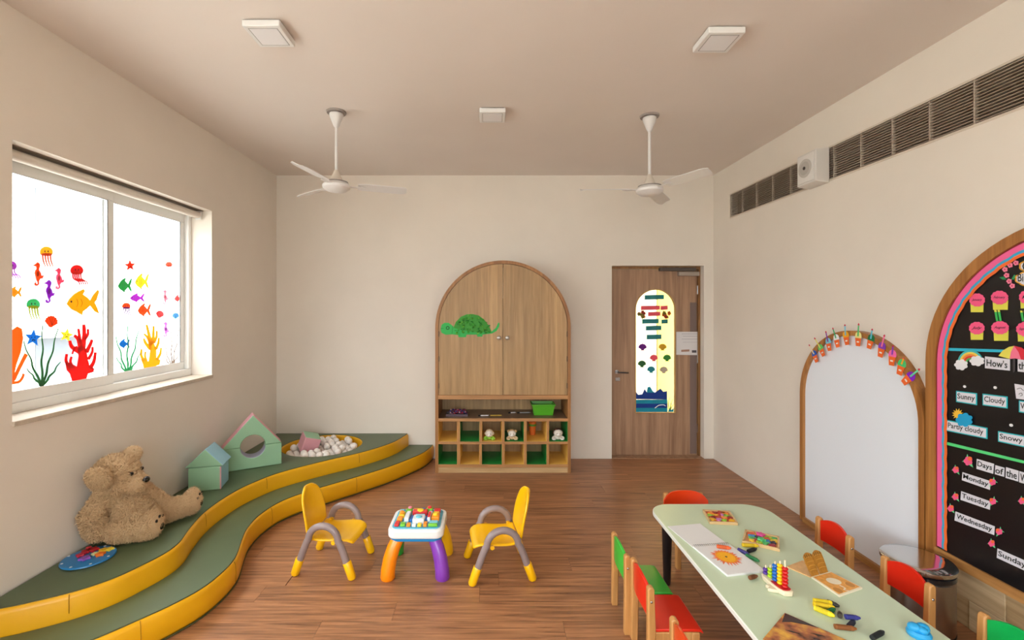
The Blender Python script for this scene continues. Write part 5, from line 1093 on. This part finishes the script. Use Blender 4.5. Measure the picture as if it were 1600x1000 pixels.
for s, P in (('Days', [(412, 142), (515, 172), (510, 232), (410, 202)]), ('of', [(524, 180), (578, 196), (576, 250), (520, 234)]), ('the', [(588, 192), (662, 214), (660, 278), (585, 256)]), ('Week', [(668, 216), (790, 252), (788, 318), (666, 282)])): card('word_card', q6, P, cw, s, 'white card reading %s in the days heading' % s, 'word card', 'heading cards on the black board', mg=(.86, .68))
def flow(par, x, y, s=1.0, fl=1):
    for P in ([(x - 34 * s, y + 4 * s), (x - 12 * s, y - 14 * s), (x, y)], [(x - 6 * s, y - 36 * s), (x - 14 * s, y - 8 * s), (x + 6 * s, y)], [(x + 24 * s, y + 34 * s), (x, y + 18 * s), (x + 14 * s, y)]): flat('leaf', [(x + fl * (a - x), b) for a, b in P], PBd, q6, mat('leaf_mint', (110, 220, 150), .6), par, .0048, .001)
    flat('blossom', scal(x, y, 24 * s, 24 * s, 5, .22), PBd, q6, mat('blossom_pink', (246, 90, 140), .6), par, .0062, .001); flat('bud', scal(x + fl * 10 * s, y - 12 * s, 12 * s, 12 * s, 5, .2), PBd, q6, mat('blossom_orange', (250, 110, 60), .6), par, .0076, .001)
hf = empty('paper_flower', PBd.at(*q6(365, 155))); tag(hf, 'large pink paper flower beside the word Days', 'paper flower'); flow(hf, 365, 155, 1.15)
for s, P, fs in (('Monday', [(326, 222), (494, 276), (490, 328), (322, 270)], ((302, 208, -1), (500, 282, 1))), ('Tuesday', [(318, 336), (494, 398), (490, 448), (314, 388)], ((300, 370, -1), (502, 398, 1))), ('Wednesday', [(284, 458), (520, 548), (516, 600), (278, 512)], ((272, 440, -1), (540, 580, 1))), ('Sunday', [(536, 680), (722, 762), (718, 822), (532, 736)], ((518, 650, -1),)), ('Thursday', [(716, 420), (900, 500), (896, 556), (712, 474)], ((700, 395, -1),))):
    o = card('day_card', q6, P, cw, s, 'white card reading %s with paper flowers at its ends' % s, 'day card', 'day cards on the black board', mg=(.9, .72))
    for x, y, f_ in fs: flow(o, x + 12 * f_, y, .85, -f_)
# ------------------------------------------------------------------ sea stickers on the window
G1, G2 = Plane('X+', -2.423), Plane('X+', -2.450)
s2, s3 = zm(0, 360, 3.572), zm(160, 380, 4.1667)
sg = 'sea stickers on the window'
def sm(col): return stk('sticker_%d_%d_%d' % col, col, .27)
dk = stk('sticker_dark', (40, 36, 40), .02)
def stag(o, lab, cat='window sticker'): return tag(o, lab, cat, sg)
def s_star(P, z, x, y, r, col, lab, rot=.1):
    o = flat('starfish_sticker', star(x, y, r, rot), P, z, sm(col), None, 0); stag(o, lab)
    for a, b in ((-.18, -.05), (.18, -.08), (0, .2), (-.1, .25), (.15, .25)): flat('dot', circ(x + a * r, y + b * r, r * .06, r * .07, 8), P, z, dk, o, .0016, .0004)
def s_fish(P, z, x, y, w, h, col, lab, fl=1):
    body = [(x + fl * a * w, y + b * h) for a, b in ((-.5, .05), (-.42, -.12), (-.28, -.3), (-.12, -.42), (.02, -.5), (.06, -.42), (.0, -.3), (.14, -.18), (.22, -.08), (.32, -.3), (.46, -.48), (.5, -.4), (.42, -.1), (.36, .0), (.44, .2), (.5, .42), (.36, .34), (.22, .12), (.1, .25), (.0, .34), (-.02, .48), (-.12, .4), (-.2, .34), (-.36, .25))]
    o = flat('fish_sticker', body, P, z, sm(col), None, 0); stag(o, lab)
    flat('eye', circ(x - fl * .36 * w, y - .03 * h, .03 * w, .035 * w, 8), P, z, dk, o, .0016, .0004)
    for k in range(2): flat('scale_line', ribbon([(x + fl * (-.2 + .13 * k) * w, y - .14 * h), (x + fl * (-.15 + .13 * k) * w, y + .02 * h), (x + fl * (-.2 + .13 * k) * w, y + .17 * h)], .015 * w, .015 * w, 4), P, z, sm(tuple(int(v * .75) for v in col)), o, .0016, .0004)
def s_jelly(P, z, x, y, r, col, skirt, lab, tilt=.25, n=4):
    o = flat('jellyfish_sticker', circ(x, y, r, r * .9, 18, PI, 2 * PI) + [(x + r * .95, y + r * .3), (x - r * .95, y + r * .3)], P, z, sm(col), None, 0); stag(o, lab)
    flat('skirt', scal(x, y + r * .35, r * .95, r * .25, 9, .15, 36), P, z, sm(skirt), o, .0016, .0008)
    for k in range(n): xx = x - r * .6 + 1.2 * r * k / (n - 1); flat('tentacle', ribbon([(xx, y + r * .4), (xx + r * .1, y + r * 1.2), (xx + r * tilt, y + r * 1.7), (xx + r * (.2 + tilt), y + r * 2.2)], r * .22, r * .1, 4), P, z, sm(skirt if n < 5 else col), o, 0)
    for d in (-1, 1): flat('eye', circ(x + d * r * .25, y - r * .15, r * .09, r * .16, 8), P, z, dk, o, .0016, .0004)
def s_horse(P, z, x, y, h, col, lab, fl=1):
    pts = [(-.24, -.36), (-.1, -.42), (.0, -.5), (.1, -.46), (.16, -.38), (.12, -.26), (.08, -.18), (.18, -.05), (.22, .08), (.34, .06), (.28, .18), (.16, .2), (.08, .3), (.1, .42), (.0, .5), (-.14, .48), (-.16, .38), (-.06, .36), (-.06, .43), (.02, .42), (.02, .34), (-.04, .26), (-.08, .12), (-.14, -.02), (-.12, -.12), (-.04, -.22), (-.06, -.31)]
    o = flat('seahorse_sticker', [(x + fl * a * h * .8, y + b * h) for a, b in pts], P, z, sm(col), None, 0); stag(o, lab)
    flat('eye', circ(x + fl * .01 * h, y - .4 * h, .02 * h, .02 * h, 8), P, z, dk, o, .0016, .0004); flat('belly', circ(x + fl * .02 * h, y, .05 * h, .12 * h, 12), P, z, sm(tuple(int(v * .85) for v in col)), o, .0016, .0004)
def s_shell(P, z, x, y, r, col, lab, rot=0):
    pts = [(r * (1 - .12 * (k % 2)) * math.cos(PI + PI * k / 14), r * (1 - .12 * (k % 2)) * math.sin(PI + PI * k / 14)) for k in range(15)] + [(r * .45, r * .5), (r * .2, r * .75), (-r * .2, r * .75), (-r * .45, r * .5)]
    c_, s_ = math.cos(rot), math.sin(rot); o = flat('shell_sticker', [(x + a * c_ - b * s_, y + a * s_ + b * c_) for a, b in pts], P, z, sm(col), None, 0); stag(o, lab)
    for a in (-.5, 0, .5): flat('rib', ribbon([(x - s_ * r * -.5, y + c_ * r * .5), (x + r * (a * c_ + .7 * s_), y + r * (a * s_ - .7 * c_))], r * .06, r * .06, 3), P, z, sm(tuple(int(v * .75) for v in col)), o, .0016, .0004)
def s_weed(P, z, base, tips, col, lab, w0=16, w1=3):
    e_ = empty('seaweed_sticker', P.at(*z(*base))); stag(e_, lab)
    for k, t in enumerate(tips):
        pts = [base]
        for j in range(1, 5): f_ = j / 5; pts.append((base[0] + (t[0] - base[0]) * f_ ** .9 + (4 if j % 2 else -4), base[1] + (t[1] - base[1]) * f_))
        flat('blade', ribbon(pts + [t], w0, w1, 5), P, z, sm(col), e_, .0003 * k)
    flat('root', [(base[0] - 20, base[1] - 8), (base[0] + 16, base[1] - 10), (base[0] + 10, base[1] + 6), (base[0] - 8, base[1] + 6)], P, z, sm(col), e_, .002)
def s_coral(P, z, trunk, branches, col, lab):
    e_ = empty('coral_sticker', P.at(*z(*trunk[0]))); stag(e_, lab)
    flat('trunk', trunk, P, z, sm(col), e_, 0)
    for k, (pts, w0, w1) in enumerate(branches): flat('branch', ribbon(pts, w0, w1, 5), P, z, sm(col), e_, .0002 * (k + 1))
s_jelly(G1, s2, 60, 200, 32, (190, 90, 200), (200, 110, 210), 'purple jellyfish sticker half hidden by the window edge', .9)
s_fish(G1, s2, 84, 345, 74, 66, (240, 180, 50), 'small yellow fish sticker at the window edge')
s_jelly(G1, s2, 258, 122, 36, (246, 196, 60), (226, 110, 60), 'yellow jellyfish sticker with a smiling face')
s_horse(G1, s2, 207, 243, 132, (238, 110, 50), 'orange seahorse sticker on the left pane'); s_horse(G1, s2, 325, 268, 120, (238, 110, 140), 'pink seahorse sticker on the left pane'); s_horse(G1, s2, 270, 341, 128, (170, 50, 200), 'purple seahorse sticker on the left pane')
s_jelly(G1, s2, 428, 225, 36, (224, 50, 50), (224, 60, 50), 'red octopus sticker on the left pane', .9, 5)
s_jelly(G1, s2, 184, 415, 37, (90, 196, 140), (190, 200, 70), 'green jellyfish sticker on the left pane')
s_fish(G1, s2, 462, 402, 182, 150, (246, 188, 20), 'large golden fish sticker on the left pane')
s_shell(G1, s2, 285, 512, 38, (236, 104, 44), 'orange shell sticker above the green seaweed', .2)
s_star(G1, s2, 184, 600, 50, (40, 150, 216), 'blue starfish sticker beside the orange coral'); s_star(G1, s2, 370, 585, 40, (246, 226, 90), 'yellow starfish sticker beside the red coral', .2)
s_coral(G1, s2, [(60, 860), (60, 560), (95, 535), (122, 550), (128, 600), (115, 680), (90, 750), (80, 800), (80, 860)], [([(75, 835), (100, 780), (125, 730), (146, 690)], 20, 22), ([(80, 850), (105, 845), (122, 825), (132, 800)], 16, 14)], (246, 140, 50), 'orange finger coral sticker at the window edge')
s_weed(G1, s2, (230, 868), ((132, 618), (238, 528), (324, 548), (148, 768), (336, 735)), (70, 130, 84), 'dark green seaweed sticker on the left pane', 15, 4)
s_coral(G1, s2, [(402, 845), (390, 800), (372, 780), (362, 730), (400, 745), (428, 760), (438, 700), (430, 660), (450, 640), (480, 660), (490, 720), (500, 760), (525, 770), (522, 790), (490, 800), (480, 835)],
        [([(392, 770), (368, 730), (372, 690)], 20, 14), ([(408, 770), (392, 735), (398, 705)], 18, 12), ([(445, 680), (400, 650), (388, 615)], 26, 16), ([(450, 670), (436, 610), (412, 585)], 28, 14), ([(446, 630), (440, 580), (436, 548)], 20, 12), ([(460, 660), (468, 590), (466, 525)], 30, 18), ([(468, 610), (488, 580), (488, 550)], 18, 12), ([(480, 680), (500, 640), (512, 610)], 24, 14), ([(490, 720), (512, 680), (514, 650)], 18, 12), ([(500, 770), (522, 730), (530, 680)], 24, 14), ([(430, 650), (412, 660), (400, 690)], 14, 8)], (226, 44, 44), 'large red branching coral sticker on the left pane')
s_star(G2, s3, 179, 146, 38, (236, 86, 40), 'orange red starfish sticker on the right pane', -.05)
s_jelly(G2, s3, 432, 140, 22, (246, 120, 90), (240, 110, 80), 'coral pink squid sticker high on the right pane', .5)
s_fish(G2, s3, 146, 275, 92, 100, (70, 180, 110), 'green fish sticker on the right pane'); s_fish(G2, s3, 256, 250, 90, 110, (240, 224, 80), 'yellow fish sticker on the right pane'); s_fish(G2, s3, 226, 356, 96, 62, (206, 80, 214), 'magenta fish sticker on the right pane')
s_jelly(G2, s3, 155, 412, 27, (240, 120, 60), (150, 60, 160), 'orange jellyfish sticker with a purple skirt'); s_fish(G2, s3, 272, 436, 86, 92, (240, 120, 40), 'orange fish sticker on the right pane')
s_horse(G2, s3, 406, 350, 94, (244, 150, 170), 'pale pink seahorse sticker on the right pane'); s_fish(G2, s3, 492, 360, 48, 50, (240, 90, 90), 'small red fish sticker near the frame of the right pane')
s_shell(G2, s3, 373, 465, 28, (236, 92, 96), 'pinkish red shell sticker on the right pane', .3); s_shell(G2, s3, 476, 475, 23, (100, 170, 220), 'light blue shell sticker on the right pane', 0)
s_horse(G2, s3, 410, 560, 98, (214, 130, 220), 'slender lilac seahorse sticker on the right pane'); s_fish(G2, s3, 142, 655, 70, 66, (20, 150, 214), 'blue fish sticker in the green seaweed')
s_weed(G2, s3, (160, 856), ((88, 608), (166, 530), (236, 570), (90, 742), (248, 716)), (80, 180, 130), 'light green seaweed sticker on the right pane', 14, 4)
s_weed(G2, s3, (448, 806), ((390, 610), (450, 555), (500, 556), (392, 718), (504, 700)), (170, 150, 136), 'pale brown seaweed sticker on the right pane', 8, 3)
s_coral(G2, s3, [(272, 838), (264, 790), (250, 755), (282, 760), (300, 770), (310, 700), (300, 660), (330, 640), (350, 690), (350, 750), (378, 760), (372, 790), (346, 800), (340, 836)],
        [([(270, 765), (252, 730), (254, 690)], 20, 12), ([(285, 765), (276, 735), (280, 705)], 16, 10), ([(312, 690), (280, 650), (268, 620)], 24, 12), ([(312, 670), (296, 620), (270, 590)], 22, 10), ([(318, 660), (300, 590), (286, 530)], 26, 12), ([(326, 650), (330, 600), (332, 540)], 24, 12), ([(332, 650), (350, 610), (352, 570)], 20, 10), ([(346, 690), (362, 650), (366, 615)], 20, 10), ([(352, 760), (374, 720), (380, 680)], 20, 10)], (250, 196, 10), 'bright yellow branching coral sticker on the right pane')
